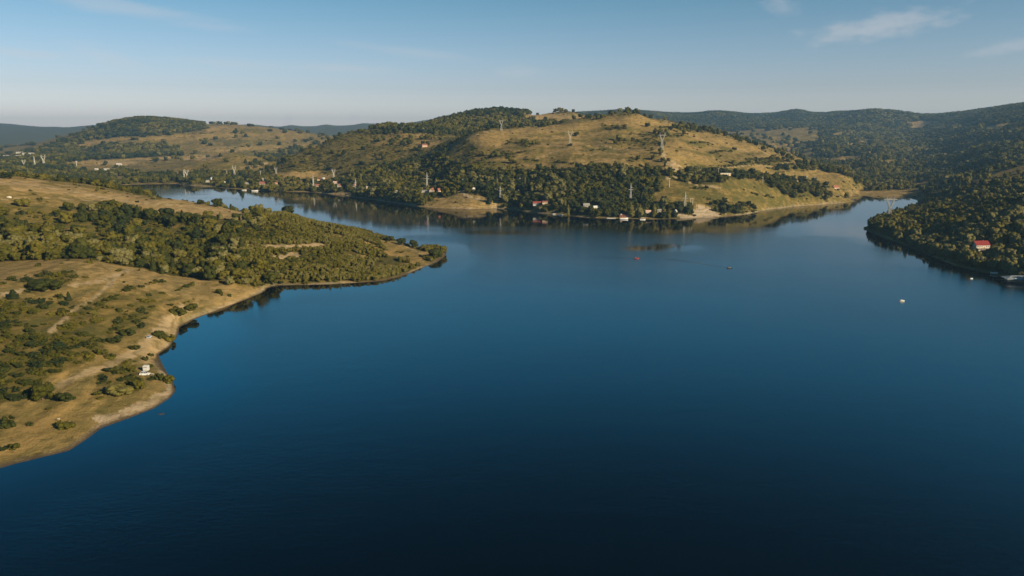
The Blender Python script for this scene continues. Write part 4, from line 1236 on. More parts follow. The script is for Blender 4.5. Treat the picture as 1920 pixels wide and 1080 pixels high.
tx, ty, tz = T[:, 0], T[:, 1], T[:, 2]
tr = np.hypot(tx, ty)
tpx, tpy = project(tx, ty, tz)
_, tpt = project(tx, ty, tz + T[:, 4] * .8)
seen = (tpx > 5) & (tpx < 1915) & (tpt > 0) & (tpy < 1080) & ((tz + T[:, 4] * .75 - CAM_H) / tr > sample(HORI, tx * .988, ty * .988))
size_px = FPX * np.sqrt(T[:, 3] * T[:, 4]) / tr
is_bush = T[:, 5] >= 9
single = np.zeros(len(T), bool)
for mask, cap in ((is_bush, 255), (~is_bush & (T[:, 5] < 5), 235), (~is_bush & (T[:, 5] >= 5), 60)):
    order = np.argsort(-np.where(mask & seen, size_px, -1))[:cap * 3]
    got = 0
    for j in order:
        if got >= cap or not (mask[j] and seen[j]):
            continue
        kd = KINDS[int(T[j, 5])]
        lab, grp = plant_label(kd, T[j, 6], T[j, 3], tpx[j], tpy[j], ty[j])
        if lab is None:
            continue
        add_tree(int(T[j, 5]), tx[j], ty[j], tz[j] - .15, T[j, 3], T[j, 4], T[j, 7], T[j, 6], lab, grp)
        single[j] = True
        got += 1
    print("single plants:", got)
T = T[~single]
for i, c in proto_crown.items():
    pass


def make_stuff(name, rows, kinds):
    """the rest of a kind as one object: a cloud of points, each carrying one of the crowns that stand singly"""
    coll = bpy.data.collections.new(name + "_kinds")
    order = []
    for i in sorted(kinds):
        if i in proto_crown:
            order.append(i)
    # collection children come out sorted by name
    named = sorted(order, key=lambda i: proto_crown[i].name)
    for i in named:
        coll.objects.link(proto_crown[i])
    lut = {i: k for k, i in enumerate(named)}
    idx = np.array([lut.get(int(v), int(v) % len(named)) for v in rows[:, 5]], np.int32)
    me = bpy.data.meshes.new(name)
    nv = len(rows)
    me.vertices.add(nv)
    co = rows[:, :3].copy(); co[:, 2] -= .2
    me.vertices.foreach_set("co", co.astype(np.float32).ravel())
    a = me.attributes.new("kind_index", 'INT', 'POINT'); a.data.foreach_set("value", idx)
    a = me.attributes.new("tint", 'FLOAT', 'POINT'); a.data.foreach_set("value", rows[:, 6].astype(np.float32))
    a = me.attributes.new("size", 'FLOAT_VECTOR', 'POINT')
    a.data.foreach_set("vector", np.stack([rows[:, 3], rows[:, 3], rows[:, 4]], 1).astype(np.float32).ravel())
    a = me.attributes.new("turn", 'FLOAT_VECTOR', 'POINT')
    a.data.foreach_set("vector", np.stack([rows[:, 7] * 0, rows[:, 7] * 0, rows[:, 7]], 1).astype(np.float32).ravel())
    o = bpy.data.objects.new(name, me)
    COL.objects.link(o)
    o['kind'] = 'stuff'
    ng = bpy.data.node_groups.new(name + "_scatter", 'GeometryNodeTree')
    ng.interface.new_socket("Geometry", in_out='INPUT', socket_type='NodeSocketGeometry')
    ng.interface.new_socket("Geometry", in_out='OUTPUT', socket_type='NodeSocketGeometry')
    gi = ng.nodes.new('NodeGroupInput'); go = ng.nodes.new('NodeGroupOutput')
    ci = ng.nodes.new('GeometryNodeCollectionInfo')
    ci.transform_space = 'ORIGINAL'
    ci.inputs['Collection'].default_value = coll
    ci.inputs['Separate Children'].default_value = True
    ci.inputs['Reset Children'].default_value = True
    iop = ng.nodes.new('GeometryNodeInstanceOnPoints')
    iop.inputs['Pick Instance'].default_value = True

    def attr(nm, dt):
        q = ng.nodes.new('GeometryNodeInputNamedAttribute')
        q.data_type = dt
        q.inputs['Name'].default_value = nm
        return q.outputs['Attribute']
    L = ng.links.new
    L(gi.outputs[0], iop.inputs['Points'])
    L(ci.outputs[0], iop.inputs['Instance'])
    L(attr("kind_index", 'INT'), iop.inputs['Instance Index'])
    L(attr("size", 'FLOAT_VECTOR'), iop.inputs['Scale'])
    e2r = ng.nodes.new('FunctionNodeEulerToRotation')
    L(attr("turn", 'FLOAT_VECTOR'), e2r.inputs[0])
    L(e2r.outputs[0], iop.inputs['Rotation'])
    L(iop.outputs[0], go.inputs[0])
    md = o.modifiers.new("scatter", 'NODES')
    md.node_group = ng
    return o


isb = T[:, 5] >= 9
make_stuff("woodland", T[~isb], range(0, 9))
make_stuff("scrub", T[isb], range(9, 13))
COL.children.unlink(proto_col)


# ------------------------------------------------------------------ built things
MATS = {}


def mat(name, col, rough=.6, metal=0.0, var=.15, scale=2.0):
    if name in MATS:
        return MATS[name]
    m, nt, bs, out = new_mat(name)
    tc = nd(nt, 'ShaderNodeTexCoord')
    n = noise_n(nt, tc.outputs['Object'], scale, 4, .6)
    lo = tuple(c * (1 - var) for c in col); hi = tuple(min(1, c * (1 + var)) for c in col)
    nt.links.new(mix_rgb(nt, n, lo, hi), bs.inputs['Base Color'])
    bs.inputs['Roughness'].default_value = rough
    bs.inputs['Metallic'].default_value = metal
    MATS[name] = m
    return m


STEEL = mat("galvanised_steel", (.43, .42, .39), .6, .1)
CONC = mat("pole_concrete", (.58, .55, .49), .8)
GLASSY = mat("window_glass", (.03, .04, .05), .08)
DARK = mat("dark_rubber", (.02, .02, .02), .7)
WHITE = mat("white_render", (.52, .48, .42), .75)
CREAM = mat("cream_render", (.72, .58, .40), .75)
PINK = mat("pink_render", (.62, .42, .34), .75)
GREYW = mat("grey_render", (.42, .40, .36), .8)
REDR = mat("red_roof_sheet", (.19, .008, .008), .65)
REDT = mat("dull_red_roof", (.27, .06, .045), .8)
TILE = mat("orange_roof_tiles", (.30, .11, .055), .85, var=.3)
BRICKR = mat("faded_red_tiles", (.25, .10, .07), .85, var=.3)
GREYR = mat("grey_roof_sheet", (.27, .27, .25), .6)
SLATE = mat("blue_grey_roof_sheet", (.20, .24, .27), .5, var=.5, scale=.9)
WOOD = mat("weathered_wood", (.26, .17, .10), .85, var=.3)
PAINT = mat("white_car_paint", (.68, .68, .67), .25, var=.02)
SILVER = mat("silver_car_paint", (.62, .64, .66), .25, .3, var=.02)
REDB = mat("red_boat_paint", (.40, .05, .03), .5)
DARKB = mat("black_rubber_boat", (.025, .028, .03), .5)
WHITEB = mat("white_boat_paint", (.66, .65, .62), .4, var=.03)
SKIN = mat("skin", (.45, .27, .19), .6)
CLOTH_P = mat("pale_cloth", (.62, .58, .50), .9)
HAIR = mat("dark_hair", (.03, .02, .015), .7)


class MB:
    def __init__(self):
        self.bm = bmesh.new()

    def box(self, c, s, rot=None, bevel=0):
        g = bmesh.ops.create_cube(self.bm, size=1)
        M = Matrix.Translation(c) @ (rot or Matrix.Identity(4)) @ Matrix.Diagonal((s[0], s[1], s[2], 1))
        bmesh.ops.transform(self.bm, matrix=M, verts=g['verts'])
        if bevel:
            es = {e for v in g['verts'] for e in v.link_edges}
            bmesh.ops.bevel(self.bm, geom=list(es), offset=bevel, segments=2, affect='EDGES')
        return self

    def bar(self, a, b, t, t2=None, n=4):
        a, b = Vector(a), Vector(b)
        t2 = t if t2 is None else t2
        ax = (b - a).normalized()
        u = ax.orthogonal().normalized(); w = ax.cross(u)
        k0 = .5 if n == 4 else 0
        A_ = [self.bm.verts.new(a + (u * math.cos(2 * PI * (k + k0) / n) + w * math.sin(2 * PI * (k + k0) / n)) * t / 2) for k in range(n)]
        B_ = [self.bm.verts.new(b + (u * math.cos(2 * PI * (k + k0) / n) + w * math.sin(2 * PI * (k + k0) / n)) * t2 / 2) for k in range(n)]
        for k in range(n):
            self.bm.faces.new((A_[k], A_[(k + 1) % n], B_[(k + 1) % n], B_[k]))
        self.bm.faces.new(A_[::-1]); self.bm.faces.new(B_)
        return self

    def solid(self, verts, faces):
        vs = [self.bm.verts.new(v) for v in verts]
        for f in faces:
            self.bm.faces.new([vs[i] for i in f])
        return self

    def loft(self, rings, cap=True):
        R = [[self.bm.verts.new(p) for p in r] for r in rings]
        n = len(R[0])
        for a, b in zip(R, R[1:]):
            for k in range(n):
                self.bm.faces.new((a[k], a[(k + 1) % n], b[(k + 1) % n], b[k]))
        if cap:
            self.bm.faces.new(R[0][::-1]); self.bm.faces.new(R[-1])
        return self

    def build(self, name, m, parent=None, smooth=False):
        bmesh.ops.recalc_face_normals(self.bm, faces=self.bm.faces[:])
        me = bpy.data.meshes.new(name)
        self.bm.to_mesh(me); self.bm.free()
        if smooth:
            me.polygons.foreach_set("use_smooth", [True] * len(me.polygons))
        me.materials.append(m)
        o = bpy.data.objects.new(name, me)
        COL.objects.link(o)
        if parent is not None:
            o.parent = parent
        return o


def thing(name, label, cat, loc, rz=0.0, group=None, scale=1.0):
    o = bpy.data.objects.new(name, None)
    o.empty_display_size = .5
    o.location = loc; o.rotation_euler = (0, 0, rz); o.scale = (scale,) * 3
    COL.objects.link(o)
    o['label'] = label; o['category'] = cat
    if group:
        o['group'] = group
    return o


def copy_tree(o, parent=None):
    c = o.copy(); COL.objects.link(c)
    if parent is not None:
        c.parent = parent
    for ch in list(o.children):
        copy_tree(ch, c)
    return c


def lattice(mb, lo, hi, n, t):
    """four tapering corner bars with crossed bracing between two rectangles (cx, cy, half x, half y, z)"""
    def rect(k):
        f = k / n
        q = [lo[i] * (1 - f) + hi[i] * f for i in range(5)]
        return [Vector((q[0] + sx * q[2], q[1] + sy * q[3], q[4])) for sx, sy in ((1, 1), (-1, 1), (-1, -1), (1, -1))]
    for k in range(n):
        a, b = rect(k), rect(k + 1)
        for i in range(4):
            mb.bar(a[i], b[i], t)
            j = (i + 1) % 4
            mb.bar(a[i], b[j], t * .55); mb.bar(a[j], b[i], t * .55)
            mb.bar(b[i], b[j], t * .55)
    return mb


def cat_pylon():
    """30 m tower with a forked head and a level crossbeam"""
    r = thing('power_pylon', '', 'pylon', (0, 0, 0), 0, 'forked lattice pylons')
    t = .44
    lattice(MB(), (0, 0, 2.7, 2.4, -1), (0, 0, .95, .95, 15.5), 5, t).build('tower_body', STEEL, r)
    for s in (-1, 1):
        lattice(MB(), (s * .5, 0, .5, .9, 15.5), (s * 4.3, 0, .55, .55, 24.2), 4, t * .9).build('fork_arm', STEEL, r)
        m = MB()
        for sx in (-1, 1):
            for sy in (-1, 1):
                m.bar((s * 4.3 + sx * .55, sy * .55, 25.3), (s * 4.6, 0, 29.6), t * .8, t * .5)
        m.build('earth_wire_peak', STEEL, r)
    m = MB()
    for sy in (-.55, .55):
        m.bar((-8, 0, 24.9), (-4.3, sy, 25.3), t * .7); m.bar((8, 0, 24.9), (4.3, sy, 25.3), t * .7)
        m.bar((-4.85, sy, 25.3), (4.85, sy, 25.3), t * .8); m.bar((-4.85, sy, 24.2), (4.85, sy, 24.2), t * .8)
        m.bar((-8, 0, 24.9), (-4.8, sy, 24.2), t * .7); m.bar((8, 0, 24.9), (4.8, sy, 24.2), t * .7)
        for k in range(8):
            x0 = -4.85 + k * 9.7 / 8
            m.bar((x0, sy, 24.2 if k % 2 else 25.3), (x0 + 9.7 / 8, sy, 25.3 if k % 2 else 24.2), t * .5)
    m.build('crossbeam', STEEL, r)
    for x in (-7.8, 0, 7.8):
        m = MB()
        z0 = 24.7 if x else 24.1
        m.bar((x, 0, z0), (x, 0, z0 - 2.6), .16, n=6)
        for k in range(5):
            m.bar((x, 0, z0 - .6 - k * .4), (x, 0, z0 - .72 - k * .4), .42, n=8)
        m.build('insulator', GLASSY, r)
    return r


def mast_pylon():
    """24 m narrow tower with three short crossarms"""
    r = thing('lattice_mast', '', 'pylon', (0, 0, 0), 0, 'narrow lattice masts')
    t = .42
    m = MB()
    lattice(m, (0, 0, 1.5, 1.4, -1), (0, 0, .55, .55, 16), 6, t)
    lattice(m, (0, 0, .55, .55, 16), (0, 0, .12, .12, 24), 3, t * .85)
    m.build('tower_body', STEEL, r)
    for z, s, L_ in ((15.8, 1, 3.0), (15.8, -1, 3.0), (18.8, 1, 2.4)):
        m = MB()
        for sy in (-.45, .45):
            m.bar((0, sy, z), (s * L_, 0, z + .1), t * .7); m.bar((0, sy, z + 1.1), (s * L_, 0, z + .2), t * .6)
        m.build('crossarm', STEEL, r)
        m = MB(); m.bar((s * L_, 0, z + .1), (s * L_, 0, z - 1.3), .22, n=6); m.build('insulator', GLASSY, r)
    return r


def pole():
    r = thing('utility_pole', '', 'pole', (0, 0, 0), 0, 'concrete utility poles')
    MB().bar((0, 0, -1), (0, 0, 10), .62, .38, n=8).build('post', CONC, r)
    m = MB(); m.box((0, 0, 9.3), (2.6, .26, .26)); m.box((0, .2, 9.0), (.24, .2, .5)); m.build('crossarm', CONC, r)
    for x in (-1.15, 0, 1.15):
        MB().bar((x, 0, 9.44), (x, 0, 9.9), .24, .14, n=6).build('insulator', WHITEB, r)
    return r


def stand(proto, native, items, used):
    for k, (px, pb, pt, rz, lab) in enumerate(items):
        x, y, z = ground(px, pb)
        dist = math.hypot(x, y)
        o = proto if k == 0 else copy_tree(proto)
        o.location = (x, y, z)
        o.rotation_euler = (0, 0, math.radians(rz))
        h = (pb - pt) * dist / FPX
        o.scale = (h / native,) * 3
        o['label'] = lab
        used.append((x, y))


STOOD = []
stand(cat_pylon(), 29.6, [
    (940, 245, 224, 8, 'forked pylon on the left rise of the tan hill, farthest of three up there'),
    (1069, 270, 245, -6, 'forked pylon in the middle of the tan hill above a dark bush'),
    (1241, 280, 250, 4, 'forked pylon on the spur of the tan hill above the bare track'),
    (1666, 415, 371, 5, 'big forked pylon on the right bank seen against the water'),
    (626, 335, 317, 0, 'forked pylon behind the village at the foot of the green slope'),
    (518, 328, 314, 5, 'forked pylon at the left end of the tan field behind the village'),
    (440, 331, 312, -5, 'forked pylon rising behind the tall dark poplar of the left village'),
    (351, 338, 319, 0, 'forked pylon above the head of the inlet beside a narrow mast'),
    (83, 314, 294, 0, 'forked pylon in the left valley against the dark wood'),
    (46, 317, 302, 0, 'forked pylon at the far left just above the tan crest'),
], STOOD)
stand(mast_pylon(), 24.0, [
    (801, 358, 324, 5, 'narrow lattice mast behind the orange roofed house on the far shore'),
    (938, 376, 349, 0, 'narrow lattice mast at the right end of the tan shore meadow'),
    (1182, 380, 345, 10, 'narrow lattice mast above the pale poplars by the far shore'),
    (1284, 396, 361, -10, 'narrow lattice mast beside the bare white cutting on the far shore'),
    (667, 358, 336, 0, 'narrow lattice mast mirrored in the water before the dark village trees'),
    (588, 354, 330, 0, 'narrow lattice mast between the red roofed houses of the village'),
    (346, 338, 320, 0, 'narrow lattice mast left of the forked pylon at the inlet head'),
    (66, 315, 297, 0, 'narrow lattice mast between the two leftmost forked pylons'),
], STOOD)
stand(pole(), 10.0, [
    (1255, 351, 335, 15, 'concrete pole on the brow of the lower yellow slope'),
    (1294.5, 387, 372, 0, 'left pole of the pair behind the bare white cutting'),
    (1298.5, 386, 372, 0, 'right pole of the pair behind the bare white cutting'),
    (1347, 328, 316, 0, 'pole at the end of the long pale shed on the hill'),
    (1430, 343, 332, 0, 'pole above the bushes on the right of the lower slope'),
    (1512, 345, 331, 0, 'left of two poles above the orange house at the inlet'),
    (1527, 344, 333, 0, 'right of two poles above the orange house at the inlet'),
    (868, 346, 336, 0, 'white pole before the dark wood above the bare track'),
    (886, 343, 336, 0, 'short white pole at the right edge of the dark wood gap'),
    (975, 347, 334, 0, 'pole standing in the central wood above the far shore'),
    (972, 365, 356, 0, 'pole low in the central wood near the silvery willow'),
    (1149, 356, 347, 0, 'pole in the central wood left of the narrow mast'),
    (145, 321, 305, 0, 'pole in the left valley before the tan strip'),
    (426, 333, 321, 0, 'pole between white huts and the village poplar'),
    (489, 334, 321, 0, 'pole behind the long red roof of the village'),
    (782, 350, 344, 0, 'small pole left of the mast in the shore wood'),
], STOOD)


def house(name, label, px, py, w, d, wh, rh, rz, wall, roof, cat='house', group=None, xyz=None, flat=False, sink=.6, loft_window=True):
    x, y, z = xyz or ground(px, py)
    r = thing(name, label, cat, (x, y + d / 2, z), math.radians(rz), group)
    m = MB(); hw, hd = w / 2, d / 2
    if flat:
        m.box((0, 0, (wh - sink) / 2), (w, d, wh + sink))
    else:
        m.solid([(-hw, -hd, -sink), (hw, -hd, -sink), (hw, hd, -sink), (-hw, hd, -sink), (-hw, -hd, wh), (hw, -hd, wh), (hw, hd, wh), (-hw, hd, wh), (-hw, 0, wh + rh), (hw, 0, wh + rh)],
                [(0, 1, 5, 4), (2, 3, 7, 6), (1, 2, 6, 9, 5), (3, 0, 4, 8, 7), (0, 3, 2, 1), (4, 5, 9, 8), (6, 7, 8, 9)])
    m.build('wall', wall, r)
    m = MB(); e = .45; th = .18
    if flat:
        m.box((0, 0, wh + .2), (w + .5, d + .5, .28))
    else:
        k = rh / hd
        for s in (-1, 1):
            y1, z1 = s * (hd + e), wh - e * k
            m.solid([(-hw - e, y1, z1 + .02), (hw + e, y1, z1 + .02), (hw + e, 0, wh + rh + .02), (-hw - e, 0, wh + rh + .02),
                     (-hw - e, y1, z1 + th), (hw + e, y1, z1 + th), (hw + e, 0, wh + rh + th), (-hw - e, 0, wh + rh + th)],
                    [(0, 1, 2, 3), (4, 5, 6, 7), (0, 1, 5, 4), (1, 2, 6, 5), (2, 3, 7, 6), (3, 0, 4, 7)])
    ro = m.build('roof', roof, r)
    if not flat and w > 6:
        MB().box((w * .22, d * .12, wh + rh * .95), (.6, .6, 1.7)).build('chimney', BRICKR, ro)
    nwin = max(1, int(w / 2.6))
    for k in range(nwin):
        xw = -hw + (k + .5) * w / nwin
        if k == nwin // 2:
            MB().box((xw, -hd - .02, 1.0), (1.0, .08, 2.0)).build('door', WOOD, r)
        else:
            f = MB().box((xw, -hd - .015, wh * .55), (1.25, .07, 1.25)).build('window', WHITE if wall is not WHITE else GREYW, r)
            MB().box((xw, -hd - .035, wh * .55), (.95, .07, .95)).build('pane', GLASSY, f)
    if not flat and loft_window:
        for s in (-1, 1):
            f = MB().box((s * (hw + .015), 0, wh + rh * .25), (.07, 1.1, 1.1)).build('window', WHITE if wall is not WHITE else GREYW, r)
            MB().box((s * (hw + .035), 0, wh + rh * .25), (.07, .85, .85)).build('pane', GLASSY, f)
    STOOD.append((x, y + d / 2))
    return r


HOUSES = [
    (388, 343, 9, 7, 3.4, 3.0, 20, WHITE, GREYR, 'white house with grey roof at the left end of the far village'),
    (396, 338, 7, 6, 4.6, 3.0, -50, WHITE, WHITEB, 'tall white gabled house behind the grey roofed one at the left village'),
    (421, 344, 4.5, 4, 2.8, 1.6, 60, WHITE, WHITEB, 'small white hut left of the tall dark poplar'),
    (463, 347, 10, 7, 2.4, 3.6, 0, GREYW, GREYR, 'grey roofed barn right of the tall dark poplar'),
    (492, 347, 15, 9, 2.8, 4.2, 5, WHITE, BRICKR, 'long red roofed house near the water in the left village'),
    (494, 340, 7, 6, 5.2, 2.0, 0, WHITE, GREYR, 'white house peering over the long red roof'),
    (517, 347, 6, 5, 3.4, 2.6, 45, WHITE, BRICKR, 'small white house with its gable to the lake among village trees'),
    (545, 338, 4, 4, 3, 1.6, 0, WHITE, GREYR, 'tiny white hut under the tan field behind the village'),
    (563, 347, 5, 4, 2.6, 1.4, 0, GREYW, GREYR, 'grey hut half hidden in the middle of the village trees'),
    (597, 339, 10, 7, 3.2, 3.0, 0, CREAM, TILE, 'orange roofed house at the right end of the tan field'),
    (606, 337, 6, 4, 2.6, 1.6, 20, WHITE, WHITEB, 'white shed right of the house at the tan field'),
    (595, 351, 9, 7, 3.0, 3.2, 10, WHITE, BRICKR, 'red roofed house right of the village mast'),
    (629, 346, 10, 8, 4.0, 2.6, -5, WHITE, PINK, 'pink roofed house upper left of a steep red roof'),
    (635, 352, 8, 8, 3.2, 4.4, 80, WHITE, BRICKR, 'steep red roofed house with its gable to the water'),
    (664, 352, 7, 6, 4.2, 3.0, 70, PINK, BRICKR, 'pinkish house left of the mirrored mast'),
    (688, 355, 5, 4, 3.2, 2.2, 40, CREAM, GREYR, 'small cream house right of the mirrored mast'),
    (743, 363, 5.5, 5, 3.0, 2.6, 75, WHITE, GREYR, 'small white gable deep in the shore trees'),
    (797, 363, 13, 8, 5.2, 1.0, 0, GREYW, GREYR, 'flat grey house at the foot of the tallest shore mast'),
    (810, 361, 9, 8, 3.2, 4.4, 75, CREAM, TILE, 'orange roofed house right of the flat grey house'),
    (824, 361, 7, 6, 3.2, 3.6, 30, CREAM, TILE, 'orange and white cottage right of the orange roofed house'),
    (888, 357, 5, 4, 2.6, 1.8, 20, WHITE, WHITEB, 'white hut at the top of the tan shore meadow'),
    (1007, 386, 12, 7, 3.6, 2.4, -5, WHITE, REDT, 'low white house with red roof above the middle of the far shore'),
    (1022, 383, 8, 5, 2.6, 1.6, 0, CREAM, BRICKR, 'low brick roofed shed right of the red roofed white house'),
    (1100, 389, 9, 7, 2.6, 3.0, 0, GREYW, GREYR, 'grey roofed cabin in the shore trees of the central wood'),
    (1117, 392, 11, 6, 2.6, 2.0, 18, WHITE, WHITEB, 'white roofed cabin right of the grey roofed cabin'),
    (1132, 386, 4, 4, 3, 1.6, 0, WHITE, WHITEB, 'tiny white hut behind the shore willows'),
    (1215, 402, 9, 7, 3.6, 2.0, 0, WHITE, PINK, 'white two level lake house between the poplars'),
    (1217, 394, 5, 4, 4.0, 2.0, 40, WHITE, GREYR, 'white gable behind the two level lake house'),
    (1238, 398, 8, 5, 3.0, 1.6, 0, GREYW, GREYR, 'grey cabin behind the short pale poplar'),
    (1268, 399, 4, 4, 1.8, 2.2, 45, WHITE, WHITEB, 'white pointed tent left of the bare white cutting'),
    (1568, 355, 12, 8, 3.2, 3.8, 15, CREAM, TILE, 'orange roofed house alone by the inlet'),
    (796, 276, 12, 8, 4.5, 3.0, 10, PINK, BRICKR, 'pinkish house high on the left flank of the central hill'),
    (222, 310, 16, 9, 3.6, 2.4, 5, WHITE, WHITEB, 'white farm shed on the tan field in the left valley'),
    (180, 319, 9, 7, 3.2, 1.8, 0, WHITE, WHITEB, 'small white shed left in the valley below the farm'),
    (198, 319, 18, 7, 3.0, 1.4, 8, WHITE, WHITEB, 'long white shed in the valley below the farm'),
    (173, 333, 8, 6, 3.4, 2.2, 0, WHITE, GREYR, 'white house among the trees near the inlet head'),
]
for (px, py, w_, d_, wh, rh, rz, wl, rf, lab) in HOUSES:
    house('house', lab, px, py, w_, d_, wh, rh, rz, wl, rf, cat='house')
house('storage_shed', 'long low pale shed at the wood edge on the tan hill', 1358, 329, 22, 7, 3.4, 1.2, 0, CREAM, WHITEB, cat='shed', flat=True)
for k, (px, py, w_, lab) in enumerate([(20, 296, 60, 'pale flat hall in the distant left valley, left of the dark hill'), (42, 289, 55, 'white hall farther off in the distant left valley'), (58, 291, 70, 'long pale hall in the distant valley touching the dark hill')]):
    house('distant_hall', lab, px, py, w_, 24, 9, 0, 5, GREYW, WHITE, cat='hall', flat=True)

# the red roofed house of the right bank: long side to the lake
hx, hy, hz = ground(1842, 471)
rh_ = house('lake_house', 'white house with a bright red roof on the dark right bank', 0, 0, 16.0, 9.0, 3.8, 3.9, 9, WHITE, REDR, xyz=(hx, hy, hz + 2.2), sink=4.0)
MB().box((-4.2, -4.9, 2.55), (4.6, .9, .16)).build('awning', WHITE, rh_)
rh_.scale = (.9, .9, .9)
m = MB()
for x in (-6.2, -3.0, 0, 3.0, 6.2):
    m.bar((x, -6.0, -2.5), (x, -6.0, 1.0), .14)
m.box((0, -6.0, 1.05), (12.8, .12, .1)); m.box((0, -5.3, -.05), (13.0, 1.7, .16))
m.build('veranda', WOOD, rh_)


# ------------------------------------------------------------------ boats, jetties
def hull(L_, B_, H_, n=14):
    rings = []
    for k in range(n + 1):
        f = k / n
        half = B_ / 2 * (1 - max(0, (f - .45) / .55) ** 2.2) * (.8 + .2 * min(1, f * 4))
        half = max(half, .02)
        up = H_ * (.85 + .3 * f * f)
        keel = -.22 * H_ + .5 * H_ * max(0, (f - .7) / .3) ** 2
        x = -L_ / 2 + f * L_
        rings.append([(x, half, up), (x, half * .75, keel * .3), (x, 0, keel), (x, -half * .75, keel * .3), (x, -half, up),
                      (x, -half * .82, up - .04), (x, -half * .55, keel * .3 + .12), (x, half * .55, keel * .3 + .12), (x, half * .82, up - .04)])
    return rings


def boat(label, px, py, L_, B_, H_, rz, m_, group=None, cat='boat', xyz=None, extra=None):
    x, y, z = xyz or atZ(px, py)
    r = thing('rowing_boat', label, cat, (x, y, z), math.radians(rz), group)
    MB().loft(hull(L_, B_, H_)).build('hull', m_, r, True)
    for f in (-.22, .12):
        MB().box((f * L_, 0, H_ * .62), (.28, B_ * .74, .05)).build('bench', WOOD, r)
    return r


b = boat('red boat on the open lake left of the middle drawing a thin wake', 1194, 485, 4.4, 1.7, .65, -6, REDB)
MB().box((-1.2, 0, .95), (1.5, 1.2, .5), bevel=.12).build('cover', mat("orange_canvas", (.42, .13, .07), .85), b)
MB().box((-2.65, 0, .55), (.35, .4, .9), bevel=.08).build('outboard_motor', DARK, b)
dk = boat('dark boat with two people on the open lake', 1368, 503, 4.8, 1.8, .7, 12, DARKB)
MB().box((-2.55, 0, .5), (.35, .38, .9), bevel=.08).build('outboard_motor', DARK, dk)
wb = boat('white boat alone on the water in front of the right bank', 1691, 565, 4.0, 1.7, .7, 0, WHITEB)
MB().box((-.3, 0, .95), (1.8, 1.4, .45), bevel=.15).build('cabin', WHITEB, wb)
MB().bar((.9, 0, .7), (.9, 0, 1.7), .08).build('mast', STEEL, wb)
boat('white boat near the shore below the red roofed house', 1822, 523, 2.6, 1.3, .7, 20, WHITEB)
g = 'white boats drawn up at the dark shore'
for k, (px, lab) in enumerate([(1858.5, 'left of three white boats drawn up on the dark right shore'), (1863.5, 'middle of three white boats drawn up on the dark right shore'), (1868, 'right of three white boats drawn up on the dark right shore')]):
    gx, gy, gz = ground(px, 513)
    boat(lab, 0, 0, 3.4, 1.6, .8, 80, WHITEB, g, xyz=(gx, gy, gz + .25))
for px, py, L_, rz, lab in [(1003, 397, 7, 0, 'white boat at the grassy bank left of the far shore trees'), (1041, 402, 8, 5, 'longer of two white boats under the far shore trees'), (1051, 403.5, 7, -5, 'shorter white boat right of the longer one under the trees'),
                            (1131, 408, 5, 10, 'white boat at the earth bank left of the pontoon'), (1170, 411, 12, 0, 'long white boat moored before the orange boathouse'), (1205, 412, 8, 0, 'white boat right of the orange boathouse'), (458, 357, 10, 0, 'left of two white boats on the village beach'), (478, 358.5, 14, 0, 'right and longer of two white boats on the village beach'), (708, 375, 7, 0, 'white boat at the little point before the dark shore trees')]:
    boat(lab, px, py, L_, L_ * .3, L_ * .16, rz, WHITEB)

x, y, z = atZ(1146, 409.5)
pt = thing('pontoon', 'long white floating pontoon on the far shore left of the boathouse', 'pontoon', (x, y, 0), 0)
MB().box((0, 0, .35), (13, 2.2, .5), bevel=.06).build('deck', WHITEB, pt)
for xx in (-5.8, 0, 5.8):
    MB().bar((xx, 1.25, -2), (xx, 1.25, 1.8), .24, n=8).build('mooring_post', WOOD, pt)

# orange boathouse on stilts by the poplars
x, y, z = atZ(1172, 409)
bh = thing('boathouse', 'low orange boathouse standing on stilts at the far shore', 'boathouse', (x, y + 3, .2), 0)
MB().box((0, 0, .9), (17, 7, .25)).build('deck', WOOD, bh)
MB().box((0, .4, 2.35), (15.5, 5.4, 2.6)).build('wall', TILE, bh)
MB().solid([(-8.3, -3.2, 3.7), (8.3, -3.2, 3.7), (8.3, 3.6, 3.7), (-8.3, 3.6, 3.7), (-7.2, .2, 4.9), (7.2, .2, 4.9)], [(0, 1, 5, 4), (2, 3, 4, 5), (1, 2, 5), (3, 0, 4), (3, 2, 1, 0)]).build('roof', BRICKR, bh)
for xx in (-7.6, -3.8, 0, 3.8, 7.6):
    MB().bar((xx, -3.2, -3), (xx, -3.2, .78), .28, n=6).build('stilt', WOOD, bh)
for xx in (-5.5, -1.8, 1.8, 5.5):
    MB().box((xx, -2.33, 2.4), (1.6, .08, 1.3)).build('window', GLASSY, bh)
MB().box((-5.6, -1.2, 4.9), (1.6, 1.6, 2.0), bevel=.1).build('dormer', WHITE, bh)
# small jetty right of it
x, y, z = atZ(1206, 409.5)
jt = thing('jetty', 'wooden jetty on thin piles right of the orange boathouse', 'jetty', (x, y + 2, 0), 0)
MB().box((0, 0, 1.1), (14, 2.4, .25)).build('deck', CREAM, jt)
for xx in (-6, -3, 0, 3, 6):
    MB().bar((xx, -1.1, -3), (xx, -1.1, .97), .26, n=6).build('pile', DARK, jt)

